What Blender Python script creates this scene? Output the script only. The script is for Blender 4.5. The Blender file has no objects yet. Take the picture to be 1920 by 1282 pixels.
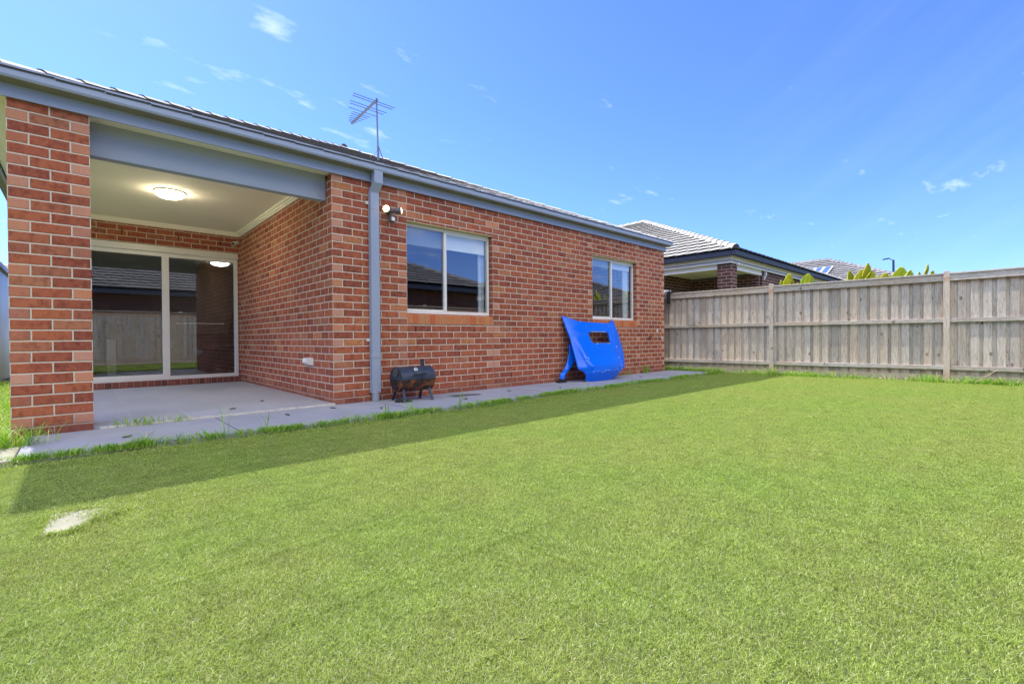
import bpy, math, random
import numpy as np
from mathutils import Vector, Matrix
random.seed(7); rng = np.random.default_rng(7)
sc = bpy.context.scene
C = sc.collection
# ------------------------------------------------------------------ camera
cd = bpy.data.cameras.new('camera'); cam = bpy.data.objects.new('camera', cd); C.objects.link(cam)
F = Vector((0.67882887, 0.7342533, -0.00796536)); R = Vector((0.73421305, -0.67887533, -0.0077129)); U = Vector((0.0110707, 0.00061253, 0.99993853))
M = Matrix((R, U, -F)).transposed().to_4x4(); M.translation = Vector((-2.1186, -5.2967, 0.7435)); cam.matrix_world = M
cd.sensor_width = 36.0; cd.lens = 36 * 876.17 / 1920; cd.clip_start = 0.05; cd.clip_end = 3000
sc.camera = cam
# ------------------------------------------------------------------ node helpers
def S(r, g, b):
    f = lambda c: ((c / 255 + 0.055) / 1.055) ** 2.4 if c > 10 else c / 255 / 12.92
    return (f(r), f(g), f(b), 1)
class NT:
    def __init__(s, tree): s.t = tree; s.n = tree.nodes; s.l = tree.links
    def new(s, typ, **kw):
        nd = s.n.new(typ)
        for k, v in kw.items(): setattr(nd, k, v)
        return nd
    def set(s, inp, v):
        if isinstance(v, bpy.types.NodeSocket): s.l.new(v, inp)
        elif v is not None: inp.default_value = v
    def math(s, op, a, b=None, c=None, clamp=False):
        nd = s.new('ShaderNodeMath', operation=op, use_clamp=clamp)
        for i, v in enumerate((a, b, c)):
            if v is not None: s.set(nd.inputs[i], v)
        return nd.outputs[0]
    def mix(s, fac, a, b, mode='MIX'):
        nd = s.new('ShaderNodeMix', data_type='RGBA', blend_type=mode)
        s.set(nd.inputs[0], fac); s.set(nd.inputs[6], a); s.set(nd.inputs[7], b); return nd.outputs[2]
    def noise(s, vec, scale, detail=4, rough=0.5, out=0, dim='3D'):
        nd = s.new('ShaderNodeTexNoise', noise_dimensions=dim); s.set(nd.inputs['Vector'], vec)
        nd.inputs['Scale'].default_value = scale; nd.inputs['Detail'].default_value = detail; nd.inputs['Roughness'].default_value = rough
        return nd.outputs[out]
    def comb(s, x, y, z):
        nd = s.new('ShaderNodeCombineXYZ'); s.set(nd.inputs[0], x); s.set(nd.inputs[1], y); s.set(nd.inputs[2], z); return nd.outputs[0]
    def sep(s, v):
        nd = s.new('ShaderNodeSeparateXYZ'); s.set(nd.inputs[0], v); return nd.outputs
    def ramp(s, fac, stops, interp='LINEAR'):
        nd = s.new('ShaderNodeValToRGB'); s.set(nd.inputs[0], fac); cr = nd.color_ramp; cr.interpolation = interp
        while len(cr.elements) < len(stops): cr.elements.new(0.5)
        for e, (p, c) in zip(cr.elements, stops): e.position = p; e.color = c if len(c) == 4 else (*c, 1)
        return nd.outputs[0]
    def rng(s, v, a, b, c=0.0, d=1.0):
        nd = s.new('ShaderNodeMapRange', clamp=True)
        for i, x in enumerate((v, a, b, c, d)): s.set(nd.inputs[i], x)
        return nd.outputs[0]
    def scalev(s, v, k):
        nd = s.new('ShaderNodeVectorMath', operation='MULTIPLY'); s.set(nd.inputs[0], v); nd.inputs[1].default_value = k; return nd.outputs[0]
    def bump(s, h, strength=0.5, dist=0.01):
        nd = s.new('ShaderNodeBump'); s.set(nd.inputs['Height'], h); nd.inputs['Strength'].default_value = strength; nd.inputs['Distance'].default_value = dist; return nd.outputs[0]
def mat(name):
    m = bpy.data.materials.new(name); m.use_nodes = True; t = NT(m.node_tree); p = t.n['Principled BSDF']; return m, t, p
def gpos(t, obj=False):
    if obj: return t.new('ShaderNodeTexCoord').outputs['Object']
    return t.new('ShaderNodeNewGeometry').outputs['Position']
# ------------------------------------------------------------------ world, sun, exposure
SKYT = (0.47, 0.61, 1.10, 1)
SUN = Vector((-0.18, 0.726, 1.0)).normalized()
w = bpy.data.worlds.new('World'); sc.world = w; w.use_nodes = True
t = NT(w.node_tree); bg = t.n['Background']
sky = t.new('ShaderNodeTexSky', sky_type='NISHITA'); sky.sun_disc = False
sky.sun_elevation = math.asin(SUN.z); sky.sun_rotation = math.atan2(SUN.x, SUN.y)
sky.air_density = 1.0; sky.dust_density = 0.35; sky.ozone_density = 4.0; sky.altitude = 0
d = t.new('ShaderNodeTexCoord').outputs['Generated']; dx, dy, dz = t.sep(d)
zc = t.math('MAXIMUM', t.math('ADD', dz, 0.12), 0.02)
pv = t.comb(t.math('DIVIDE', dx, zc), t.math('DIVIDE', dy, zc), 0.3)
pvs = t.scalev(pv, (1.0, 1.9, 1.0))
n1 = t.noise(pvs, 4.2, 7, 0.56); n2 = t.noise(pv, 0.55, 2, 0.5)
# sparse small clouds overall, denser to the south-west (behind the camera) and low on the left
q_ = t.math('ADD', t.math('MULTIPLY', dx, -0.68), t.math('MULTIPLY', dy, -0.73))            # towards the back of the camera
def near(v, c):                                                                                # patches of sky that carry the few fair-weather clouds
    nd = t.new('ShaderNodeVectorMath', operation='DOT_PRODUCT'); t.set(nd.inputs[0], v); nd.inputs[1].default_value = Vector(c).normalized(); return nd.outputs['Value']
hi_l = t.rng(near(d, (0.13, 1.0, 0.46)), 0.90, 0.985, 0.0, 0.045); lo_r = 0.0
side = t.math('ADD', t.math('ADD', hi_l, lo_r), t.rng(q_, -0.35, 0.3, 0.0, 0.17))
cov = t.math('ADD', t.math('ADD', n1, t.math('MULTIPLY', t.math('SUBTRACT', n2, 0.5), 0.30)), side)
cl = t.math('MULTIPLY', t.rng(cov, 0.665, 0.88), t.rng(dz, 0.0, 0.12))
tint = t.mix(1.0, sky.outputs[0], SKYT, 'MULTIPLY')
nd = t.new('ShaderNodeHueSaturation'); t.set(nd.inputs['Color'], tint); nd.inputs['Saturation'].default_value = 1.0; nd.inputs['Value'].default_value = 1.0
cz = t.noise(t.scalev(t.comb(t.math('ADD', dx, dy), t.math('SUBTRACT', dz, t.math('MULTIPLY', dy, -0.6)), 0.0), (3.0, 16.0, 1.0)), 1.2, 5, 0.55)
cirrus = t.math('MULTIPLY', t.rng(cz, 0.42, 0.75, 0.0, 0.07), t.rng(near(d, (1.28, 0.05, 0.42)), 0.93, 0.99))
cl = t.math('MAXIMUM', cl, cirrus)
col = t.mix(t.math('MULTIPLY', cl, 0.38), nd.outputs[0], (6.0, 6.4, 7.2, 1))
fill_deck = t.math('MULTIPLY', t.math('MULTIPLY', t.rng(q_, 0.02, 0.25), t.rng(dz, 0.40, 0.55)), t.rng(t.noise(pv, 1.6, 6, 0.6), 0.30, 0.50))   # added bright cloud bank, unseen behind the camera, to fill the shade
col = t.mix(fill_deck, col, (11.0, 10.8, 10.3, 1))
t.l.new(col, bg.inputs[0]); bg.inputs[1].default_value = 0.15
sd = bpy.data.lights.new('sun', 'SUN'); sd.energy = 2.85; sd.angle = math.radians(0.53); sd.color = (1.0, 0.94, 0.84)
so = bpy.data.objects.new('sun', sd); C.objects.link(so); so.rotation_euler = SUN.to_track_quat('Z', 'Y').to_euler(); so.location = (0, 0, 30)
sc.view_settings.view_transform = 'Standard'; sc.view_settings.look = 'None'; sc.view_settings.exposure = 1.04; sc.view_settings.gamma = 1.0
try: sc.cycles.max_bounces = 8; sc.cycles.transparent_max_bounces = 12
except Exception: pass

# ------------------------------------------------------------------ materials
def simple(name, col, rough=0.6, metal=0.0, nscale=0, namt=0.12, bump=0.0, spec=0.5, coat=0.0, obj=True, bscale=None):
    m, t, p = mat(name); p.inputs['Roughness'].default_value = rough; p.inputs['Metallic'].default_value = metal
    p.inputs['Specular IOR Level'].default_value = spec; p.inputs['Coat Weight'].default_value = coat
    if nscale:
        v = gpos(t); n = t.noise(v, nscale, 5, 0.6)
        k = t.rng(n, 0.25, 0.75, 1 - namt, 1 + namt)
        c = t.mix(1.0, col, t.comb(k, k, k), 'MULTIPLY'); t.set(p.inputs['Base Color'], c)
        t.set(p.inputs['Roughness'], t.rng(n, 0.2, 0.8, rough * 0.85, min(1, rough * 1.15)))
        if bump: t.set(p.inputs['Normal'], t.bump(t.noise(v, bscale or nscale * 3, 4), bump, 0.005))
    else: p.inputs['Base Color'].default_value = col
    return m
def brick_mat(name, stops, mortar, heads=(), rowh=0.086, z0=0.063, len_=0.24, yoff=0.12, stain=0.0, mort_w=0.0052, blot=0.75, headcol=None, zoff_par=0):
    m, t, p = mat(name)
    g = t.new('ShaderNodeNewGeometry'); pos = g.outputs['Position']; nrm = g.outputs['True Normal']
    x, y, z = t.sep(pos); nx, ny, nz = t.sep(nrm)
    side = t.math('GREATER_THAN', t.math('ABSOLUTE', nx), 0.6)
    u = t.math('ADD', t.math('MULTIPLY', side, t.math('ADD', y, yoff)), t.math('MULTIPLY', t.math('SUBTRACT', 1.0, side), x))
    wob = t.math('MULTIPLY', t.math('SUBTRACT', t.noise(pos, 9.0, 2), 0.5), 0.006)
    v = t.math('DIVIDE', t.math('SUBTRACT', t.math('ADD', z, wob), z0), rowh)
    row = t.math('FLOOR', v); par = t.math('ABSOLUTE', t.math('MODULO', t.math('ADD', row, 100.0 + zoff_par), 2.0))
    rj = t.new('ShaderNodeTexWhiteNoise', noise_dimensions='1D'); t.set(rj.inputs['W'], row)
    jit = t.math('MULTIPLY', t.math('SUBTRACT', rj.outputs[0], 0.5), 0.02)
    uu = t.math('ADD', t.math('ADD', t.math('DIVIDE', u, len_), t.math('MULTIPLY', par, 0.5)), jit)
    bi = t.math('FLOOR', uu); fu = t.math('FRACT', uu); fv = t.math('FRACT', v)
    du = t.math('MULTIPLY', t.math('MINIMUM', fu, t.math('SUBTRACT', 1.0, fu)), len_)
    dv = t.math('MULTIPLY', t.math('MINIMUM', fv, t.math('SUBTRACT', 1.0, fv)), rowh)
    dm = t.math('MINIMUM', du, dv)
    dm = t.math('ADD', dm, t.math('MULTIPLY', t.math('SUBTRACT', t.noise(pos, 55.0, 3), 0.5), 0.004))
    mk = t.rng(dm, mort_w - 0.0012, mort_w + 0.0012)                     # 1 on brick
    wn = t.new('ShaderNodeTexWhiteNoise', noise_dimensions='3D'); t.set(wn.inputs['Vector'], t.comb(bi, row, side))
    r1 = wn.outputs[0]; rc = t.sep(wn.outputs[1])
    base = t.ramp(r1, stops)
    # kiln blotches, stretched upright inside each brick
    vec = t.comb(t.math('ADD', t.math('MULTIPLY', u, 22.0), t.math('MULTIPLY', rc[1], 37.0)), t.math('MULTIPLY', z, 16.0), t.math('MULTIPLY', row, 3.7))
    b1 = t.noise(vec, 1.0, 3, 0.6)
    dark = t.mix(1.0, base, (0.50, 0.42, 0.52, 1), 'MULTIPLY')
    base = t.mix(t.math('MULTIPLY', t.rng(b1, 0.46, 0.68), blot), base, dark)
    b2 = t.noise(vec, 1.7, 2, 0.5)
    base = t.mix(t.math('MULTIPLY', t.rng(b2, 0.58, 0.75), 0.45), base, (0.50, 0.19, 0.08, 1))
    if heads and headcol:
        dmin = None
        for h in heads:
            q = t.math('ABSOLUTE', t.math('SUBTRACT', x, h)); dmin = q if dmin is None else t.math('MINIMUM', dmin, q)
        hm = t.math('MULTIPLY', t.math('LESS_THAN', dmin, 0.061), t.math('SUBTRACT', 1.0, side))
        # only the half bricks of alternate courses
        hp = t.math('LESS_THAN', t.math('ABSOLUTE', t.math('SUBTRACT', par, t.math('LESS_THAN', x, -1.0))), 2.0)
        half = t.math('MULTIPLY', hm, t.math('GREATER_THAN', t.math('ABSOLUTE', t.math('SUBTRACT', par, t.math('LESS_THAN', x, -1.0))), 0.5))
        sp = t.noise(pos, 130.0, 2)
        hc = t.mix(t.math('MULTIPLY', t.rng(sp, 0.55, 0.7), 0.55), t.mix(rc[2], headcol[0], headcol[1]), (0.16, 0.07, 0.05, 1))
        base = t.mix(t.math('MULTIPLY', half, t.rng(rc[0], 0.1, 0.5)), base, hc)
    g1 = t.noise(pos, 160.0, 2)
    base = t.mix(t.rng(g1, 0.62, 0.8, 0.0, 0.35), base, (0.10, 0.05, 0.04, 1))
    big = t.noise(pos, 1.1, 4, 0.6); kk = t.rng(big, 0.3, 0.7, 0.86, 1.12); base = t.mix(1.0, base, t.comb(kk, kk, kk), 'MULTIPLY')
    mc = t.mix(t.noise(pos, 30.0, 4), mortar, tuple(c * 0.72 for c in mortar[:3]) + (1,))
    if stain:
        damp = t.math('MULTIPLY', t.rng(t.math('ADD', z, t.math('MULTIPLY', t.noise(pos, 2.5, 3), 0.25)), 0.13, 0.30, stain, 0.0), 1.0)
        mc = t.mix(damp, mc, (0.22, 0.13, 0.10, 1)); base = t.mix(t.math('MULTIPLY', damp, 0.5), base, (0.13, 0.06, 0.05, 1))
    t.set(p.inputs['Base Color'], t.mix(mk, mc, base)); p.inputs['Roughness'].default_value = 0.9; p.inputs['Specular IOR Level'].default_value = 0.25
    h = t.math('ADD', t.math('MULTIPLY', t.rng(dm, mort_w - 0.002, mort_w + 0.004), 1.0), t.math('MULTIPLY', t.noise(pos, 90.0, 3), 0.18))
    t.set(p.inputs['Normal'], t.bump(h, 0.8, 0.006))
    return m
RED = [(0.0, (0.27, 0.076, 0.046)), (0.2, (0.33, 0.093, 0.051)), (0.5, (0.37, 0.105, 0.054)), (0.78, (0.415, 0.125, 0.058)), (0.93, (0.37, 0.145, 0.085)), (1.0, (0.49, 0.195, 0.080))]
M_BRICK = brick_mat('red_brick', RED, (0.70, 0.61, 0.48, 1), heads=(-2.46, -2.10, 0.06, 0.90, 2.34, 2.46, 4.74, 6.30, 7.30), stain=0.8, headcol=((0.52, 0.27, 0.19, 1), (0.56, 0.23, 0.12, 1)))
BRN = [(0.0, (0.075, 0.035, 0.028)), (0.5, (0.115, 0.046, 0.038)), (1.0, (0.16, 0.062, 0.050))]
M_BROWN = brick_mat('brown_brick', BRN, (0.52, 0.48, 0.42, 1), blot=0.4)
def rowlock_mat(name, stops, n0, pitch, dark=1.0):
    m, t, p = mat(name); pos = gpos(t); x, y, z = t.sep(pos)
    q = t.math('DIVIDE', t.math('SUBTRACT', x, n0), pitch); wn = t.new('ShaderNodeTexWhiteNoise', noise_dimensions='1D'); t.set(wn.inputs['W'], t.math('FLOOR', q))
    b = t.ramp(wn.outputs[0], stops); n = t.noise(pos, 45.0, 4); b = t.mix(t.rng(n, 0.5, 0.75, 0, 0.5), b, (0.20, 0.07, 0.04, 1))
    t.set(p.inputs['Base Color'], b); p.inputs['Roughness'].default_value = 0.9
    t.set(p.inputs['Normal'], t.bump(n, 0.5, 0.004)); return m
M_SILL = rowlock_mat('orange_sill_brick', [(0, (0.50, 0.12, 0.04)), (0.5, (0.56, 0.18, 0.06)), (1, (0.50, 0.22, 0.09))], 0.96, 0.0848)
M_DSILL = rowlock_mat('dark_sill_brick', [(0, (0.16, 0.06, 0.045)), (0.5, (0.24, 0.08, 0.055)), (1, (0.33, 0.11, 0.07))], -2.2, 0.086)
M_MORTAR = simple('mortar', (0.46, 0.42, 0.37, 1), 0.95, nscale=30, namt=0.2)
M_SEAL = simple('control_joint_sealant', (0.42, 0.17, 0.11, 1), 0.8)
M_STEEL = simple('blue_grey_colourbond', (0.295, 0.345, 0.44, 1), 0.38, nscale=2.0, namt=0.06, spec=0.5)
M_STEELW = simple('beam_paint', (0.33, 0.375, 0.445, 1), 0.55, nscale=1.5, namt=0.05)
M_CEIL = simple('cream_ceiling', (0.88, 0.83, 0.66, 1), 0.85, nscale=1.5, namt=0.03)
M_CORN = simple('cream_cornice', (0.90, 0.86, 0.72, 1), 0.7, nscale=3, namt=0.04)
M_ALU = simple('off_white_aluminium', (0.74, 0.72, 0.67, 1), 0.35, nscale=4, namt=0.05)
M_BLIND = simple('blind_fabric', (0.90, 0.90, 0.84, 1), 0.85)
M_CURT = simple('pale_curtain', (0.55, 0.58, 0.62, 1), 0.9, nscale=6, namt=0.1)
M_LINT = simple('galvanised_lintel', (0.55, 0.47, 0.22, 1), 0.6, nscale=8, namt=0.15)
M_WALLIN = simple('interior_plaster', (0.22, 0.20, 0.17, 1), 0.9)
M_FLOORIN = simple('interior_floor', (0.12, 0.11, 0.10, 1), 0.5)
M_WHITE = simple('white_plastic', (0.74, 0.74, 0.72, 1), 0.45)
M_GREYP = simple('grey_plastic', (0.10, 0.10, 0.11, 1), 0.45)
M_BLACK = simple('black_plastic', (0.015, 0.016, 0.018, 1), 0.5)
M_CLOTH = simple('black_cloth', (0.012, 0.013, 0.018, 1), 0.95)
M_TV = simple('antenna_aluminium', (0.10, 0.125, 0.17, 1), 0.5)
M_BRASS = simple('tap_brass', (0.30, 0.22, 0.12, 1), 0.4, metal=0.8)
M_CHROME = simple('tap_chrome', (0.6, 0.6, 0.62, 1), 0.25, metal=0.9)
def emit(name, col, s):
    m, t, p = mat(name); p.inputs['Base Color'].default_value = (0.8, 0.8, 0.75, 1); p.inputs['Emission Color'].default_value = col; p.inputs['Emission Strength'].default_value = s; return m
M_LAMP = emit('lit_opal_glass', (1.0, 0.86, 0.62, 1), 34.0)
M_LAMPI = emit('lit_interior_glass', (1.0, 0.97, 0.88, 1), 5.0)
M_FLOOD = emit('lit_flood_glass', (1.0, 0.60, 0.22, 1), 3.0)
M_FLOOD2 = emit('warm_flood_glass', (1.0, 0.85, 0.62, 1), 0.9)
def glass_mat(name, ior, tint, refl=(1, 1, 1, 1), base=0.0):
    m = bpy.data.materials.new(name); m.use_nodes = True; t = NT(m.node_tree); t.n.remove(t.n['Principled BSDF']); out = t.n['Material Output']
    tr = t.new('ShaderNodeBsdfTransparent'); tr.inputs[0].default_value = tint
    gl = t.new('ShaderNodeBsdfGlossy'); gl.inputs[0].default_value = refl; gl.inputs['Roughness'].default_value = 0.0
    bn = t.noise(gpos(t), 1.6, 1); bp_ = t.bump(bn, 0.012, 0.02); t.set(gl.inputs['Normal'], bp_)
    fr = t.new('ShaderNodeLayerWeight'); fr.inputs[0].default_value = 0.5
    k = t.math('ADD', t.math('MULTIPLY', t.math('POWER', fr.outputs['Facing'], 3.5), ior), base, clamp=True)
    mx = t.new('ShaderNodeMixShader'); t.set(mx.inputs[0], k); t.l.new(tr.outputs[0], mx.inputs[1]); t.l.new(gl.outputs[0], mx.inputs[2]); t.l.new(mx.outputs[0], out.inputs[0]); return m
M_GLASS = glass_mat('window_glass', 0.8, (0.80, 0.84, 0.84, 1), base=0.09)
M_GLASSW = glass_mat('bright_window_glass', 0.8, (0.94, 0.96, 0.96, 1), base=0.09)
M_GLASSD = glass_mat('screened_window_glass', 0.8, (0.72, 0.75, 0.78, 1), base=0.10)
def tile_mat(name, c0, c1, sc_=0.3):
    m, t, p = mat(name); pos = gpos(t)
    wn = t.new('ShaderNodeAttribute'); wn.attribute_name = 'rnd'
    n = t.noise(pos, 3.0, 5, 0.65); k = t.math('ADD', t.math('MULTIPLY', wn.outputs['Fac'], 0.5), t.math('MULTIPLY', n, 0.5))
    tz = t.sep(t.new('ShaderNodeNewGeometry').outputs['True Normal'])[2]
    t.set(p.inputs['Base Color'], t.mix(t.rng(tz, 0.10, 0.30), (0.055, 0.052, 0.050, 1), t.mix(t.rng(k, 0.25, 0.75), c0, c1))); p.inputs['Roughness'].default_value = 0.75; p.inputs['Specular IOR Level'].default_value = 0.4  # steep tile faces coloured dark: painted shade along courses and side gaps
    t.set(p.inputs['Normal'], t.bump(t.noise(pos, 60, 3), 0.25, 0.003)); return m
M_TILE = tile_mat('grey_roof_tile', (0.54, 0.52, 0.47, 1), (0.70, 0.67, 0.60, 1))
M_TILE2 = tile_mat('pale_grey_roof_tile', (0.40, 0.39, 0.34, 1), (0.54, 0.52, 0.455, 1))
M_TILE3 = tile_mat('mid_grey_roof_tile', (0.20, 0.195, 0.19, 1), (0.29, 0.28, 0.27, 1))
M_CREAM = simple('cream_render', (0.88, 0.86, 0.78, 1), 0.7, nscale=2, namt=0.04)
M_DGUT = simple('dark_blue_gutter', (0.035, 0.045, 0.075, 1), 0.65)
def timber_mat(name, warm=0.35):
    m, t, p = mat(name); tc = t.new('ShaderNodeTexCoord').outputs['Object']; pos = gpos(t); at = t.new('ShaderNodeAttribute'); at.attribute_name = 'rnd'; r = at.outputs['Fac']
    lt = t.new('ShaderNodeAttribute'); lt.attribute_name = 'gdir'; gd = lt.outputs['Fac']     # 0 upright grain, 1 horizontal grain
    x, y, z = t.sep(pos)
    hs = t.math('ADD', t.math('MULTIPLY', gd, -11.0), 13.0)      # across-grain freq for y
    vs = t.math('ADD', t.math('MULTIPLY', gd, 11.0), 1.1)
    off = t.math('MULTIPLY', r, 61.0)
    v = t.comb(t.math('MULTIPLY', x, 3.0), t.math('ADD', t.math('MULTIPLY', y, hs), off), t.math('ADD', t.math('MULTIPLY', z, vs), off))
    w1 = t.noise(v, 1.0, 3, 0.55); band = t.math('FRACT', t.math('MULTIPLY', w1, 7.0)); band = t.math('ABSOLUTE', t.math('SUBTRACT', band, 0.5))
    fine = t.noise(v, 6.0, 4, 0.7)
    grey = t.mix(t.rng(fine, 0.35, 0.65), (0.46, 0.42, 0.365, 1), (0.66, 0.61, 0.54, 1))
    grey = t.mix(t.rng(band, 0.10, 0.0, 0.0, 0.62), grey, (0.22, 0.185, 0.15, 1))
    tint = t.ramp(r, [(0.0, (0.66, 0.64, 0.62)), (0.3, (0.96, 0.93, 0.90)), (0.6, (1.06, 0.96, 0.84)), (0.85, (0.88, 0.90, 0.94)), (1.0, (1.1, 1.04, 0.96))])
    grey = t.mix(1.0, grey, tint, 'MULTIPLY')
    # knots
    vo = t.new('ShaderNodeTexVoronoi', voronoi_dimensions='3D'); t.set(vo.inputs['Vector'], t.comb(0.0, t.math('ADD', t.math('MULTIPLY', y, 7.0), off), t.math('ADD', t.math('MULTIPLY', z, 4.2), off))); vo.inputs['Scale'].default_value = 1.0
    kn = t.rng(t.math('ADD', vo.outputs['Distance'], t.math('MULTIPLY', fine, 0.05)), 0.20, 0.11)
    kc = t.new('ShaderNodeTexWhiteNoise'); t.set(kc.inputs['Vector'], vo.outputs['Position'])
    kn = t.math('MULTIPLY', kn, t.math('GREATER_THAN', kc.outputs[0], 0.25))
    grey = t.mix(t.math('MULTIPLY', kn, 0.75), grey, (0.12, 0.085, 0.06, 1))
    # orange unweathered wood near top edge and low down
    n3 = t.noise(pos, 5.0, 4, 0.6)
    top = t.math('MULTIPLY', t.rng(t.math('ADD', z, t.math('MULTIPLY', n3, 0.14)), 1.64, 1.72, 0.0, warm * 1.6), t.math('LESS_THAN', z, 1.70))
    low = t.rng(t.math('ADD', z, t.math('MULTIPLY', n3, 0.10)), 0.32, 0.06, 0.0, warm)
    upr = t.math('SUBTRACT', 1.0, gd)
    grey = t.mix(t.math('MULTIPLY', t.math('MAXIMUM', top, low), upr), grey, (0.50, 0.23, 0.09, 1))
    tj = t.rng(t.noise(v, 0.5, 2), 0.52, 0.72, 0, 0.50); grey = t.mix(tj, grey, (0.46, 0.33, 0.20, 1))
    t.set(p.inputs['Base Color'], grey); p.inputs['Roughness'].default_value = 0.9; p.inputs['Specular IOR Level'].default_value = 0.2
    t.set(p.inputs['Normal'], t.bump(fine, 0.45, 0.004)); return m
M_WOOD = timber_mat('weathered_pine')
M_PLINTH = simple('tan_pine_plinth', (0.50, 0.42, 0.31, 1), 0.9, nscale=5, namt=0.25, bump=0.3)
def conc_mat(name, c0, c1, joints=None, stain=False, sc_=1.5, seams=()):
    m, t, p = mat(name); pos = gpos(t); x, y, z = t.sep(pos)
    n = t.noise(pos, sc_, 6, 0.62); f = t.noise(pos, 60, 3, 0.6)
    c = t.mix(t.rng(n, 0.3, 0.7), c0, c1); k = t.rng(f, 0.3, 0.7, 0.9, 1.08); c = t.mix(1.0, c, t.comb(k, k, k), 'MULTIPLY')
    sp = t.noise(pos, 14.0, 3, 0.5); c = t.mix(t.rng(sp, 0.70, 0.76, 0, 0.55), c, tuple(q * 0.35 for q in c0[:3]) + (1,))
    if stain:
        dd = t.math('ADD', t.math('POWER', t.math('DIVIDE', t.math('SUBTRACT', x, 1.60), 0.30), 2.0), t.math('POWER', t.math('DIVIDE', t.math('SUBTRACT', y, -0.36), 0.13), 2.0))
        dd = t.math('ADD', dd, t.math('MULTIPLY', t.math('SUBTRACT', t.noise(pos, 5.0, 4), 0.5), 2.4))
        c = t.mix(t.rng(dd, 0.9, 0.6, 0.0, 0.8), c, (0.035, 0.035, 0.04, 1))
    h = f
    if joints:
        jw, jl = joints
        row = t.math('FLOOR', t.math('DIVIDE', t.math('ADD', x, 0.16), jw)); fx = t.math('FRACT', t.math('DIVIDE', t.math('ADD', x, 0.16), jw))
        fy = t.math('FRACT', t.math('ADD', t.math('DIVIDE', y, jl), t.math('MULTIPLY', row, 0.5)))
        dx_ = t.math('MULTIPLY', t.math('MINIMUM', fx, t.math('SUBTRACT', 1.0, fx)), jw); dy_ = t.math('MULTIPLY', t.math('MINIMUM', fy, t.math('SUBTRACT', 1.0, fy)), jl)
        dm = t.math('MINIMUM', dx_, dy_); c = t.mix(t.rng(dm, 0.0035, 0.0018), c, (0.42, 0.40, 0.36, 1))
        wn = t.new('ShaderNodeTexWhiteNoise'); t.set(wn.inputs['Vector'], t.comb(row, t.math('FLOOR', t.math('ADD', t.math('DIVIDE', y, jl), t.math('MULTIPLY', row, 0.5))), 0.0))
        k = t.rng(wn.outputs[0], 0, 1, 0.93, 1.07); c = t.mix(1.0, c, t.comb(k, k, k), 'MULTIPLY')
    for s in seams:
        c = t.mix(t.rng(t.math('ABSOLUTE', t.math('SUBTRACT', x, s)), 0.006, 0.003), c, (0.05, 0.05, 0.06, 1))
    t.set(p.inputs['Base Color'], c); p.inputs['Roughness'].default_value = 0.75 if not joints else 0.5
    t.set(p.inputs['Normal'], t.bump(h, 0.3, 0.003)); return m
M_PATH = conc_mat('path_concrete', (0.235, 0.25, 0.305, 1), (0.315, 0.33, 0.385, 1), stain=True, seams=(-1.165, 0.465, 2.6, 4.9))
M_TILES = conc_mat('grey_patio_tile', (0.27, 0.29, 0.36, 1), (0.35, 0.37, 0.44, 1), joints=(0.40, 0.80))
M_SLAB = conc_mat('pale_concrete', (0.22, 0.215, 0.14, 1), (0.36, 0.35, 0.25, 1), sc_=9)
def grass_mat(name, stops, yscale=1.0, patch=True):
    m = bpy.data.materials.new(name); m.use_nodes = True; t = NT(m.node_tree); t.n.remove(t.n['Principled BSDF']); out = t.n['Material Output']
    at = t.new('ShaderNodeAttribute'); at.attribute_name = 'rnd'; pos = gpos(t)
    c = t.ramp(at.outputs['Fac'], stops)
    if patch:
        n = t.noise(pos, 0.9, 4, 0.6); n2 = t.noise(pos, 9.0, 3, 0.6); n5 = t.noise(pos, 95.0, 3, 0.65)
        c = t.mix(t.rng(n, 0.38, 0.66, 0, 0.38), c, t.mix(1.0, c, (0.66, 1.02, 0.55, 1), 'MULTIPLY'))
        k = t.rng(n2, 0.3, 0.7, 0.86, 1.12); c = t.mix(1.0, c, t.comb(k, k, k), 'MULTIPLY')
        n4 = t.noise(pos, 2.2, 3, 0.6); c = t.mix(t.rng(n4, 0.56, 0.72, 0, 0.18), c, (0.36, 0.36, 0.14, 1)); k = t.rng(n5, 0.36, 0.64, 0.68, 1.16); c = t.mix(1.0, c, t.comb(k, k, k), 'MULTIPLY')
    df = t.new('ShaderNodeBsdfPrincipled'); t.set(df.inputs['Base Color'], c); df.inputs['Roughness'].default_value = 0.55; df.inputs['Specular IOR Level'].default_value = 0.3
    tl = t.new('ShaderNodeBsdfTranslucent'); t.set(tl.inputs[0], t.mix(1.0, c, (1.25, 1.3, 0.5, 1), 'MULTIPLY'))
    mx = t.new('ShaderNodeMixShader'); mx.inputs[0].default_value = 0.28; t.l.new(df.outputs[0], mx.inputs[1]); t.l.new(tl.outputs[0], mx.inputs[2]); t.l.new(mx.outputs[0], out.inputs[0]); return m
M_TURF = grass_mat('turf_blades', [(0.0, (0.12, 0.17, 0.025)), (0.2, (0.285, 0.38, 0.065)), (0.7, (0.41, 0.50, 0.10)), (0.92, (0.54, 0.57, 0.20)), (1.0, (0.85, 0.80, 0.58))])
M_LONG = grass_mat('long_grass', [(0.0, (0.13, 0.34, 0.03)), (0.5, (0.25, 0.46, 0.05)), (0.85, (0.42, 0.54, 0.09)), (1.0, (0.60, 0.56, 0.26))], patch=False)
M_YEL = grass_mat('yellow_green_leaf', [(0.0, (0.42, 0.46, 0.04)), (0.6, (0.62, 0.60, 0.05)), (1.0, (0.72, 0.66, 0.12))], patch=False)
M_YELG = grass_mat('fresh_green_leaf', [(0.0, (0.38, 0.50, 0.04)), (0.6, (0.52, 0.60, 0.06)), (1.0, (0.68, 0.64, 0.14))], patch=False)
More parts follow.
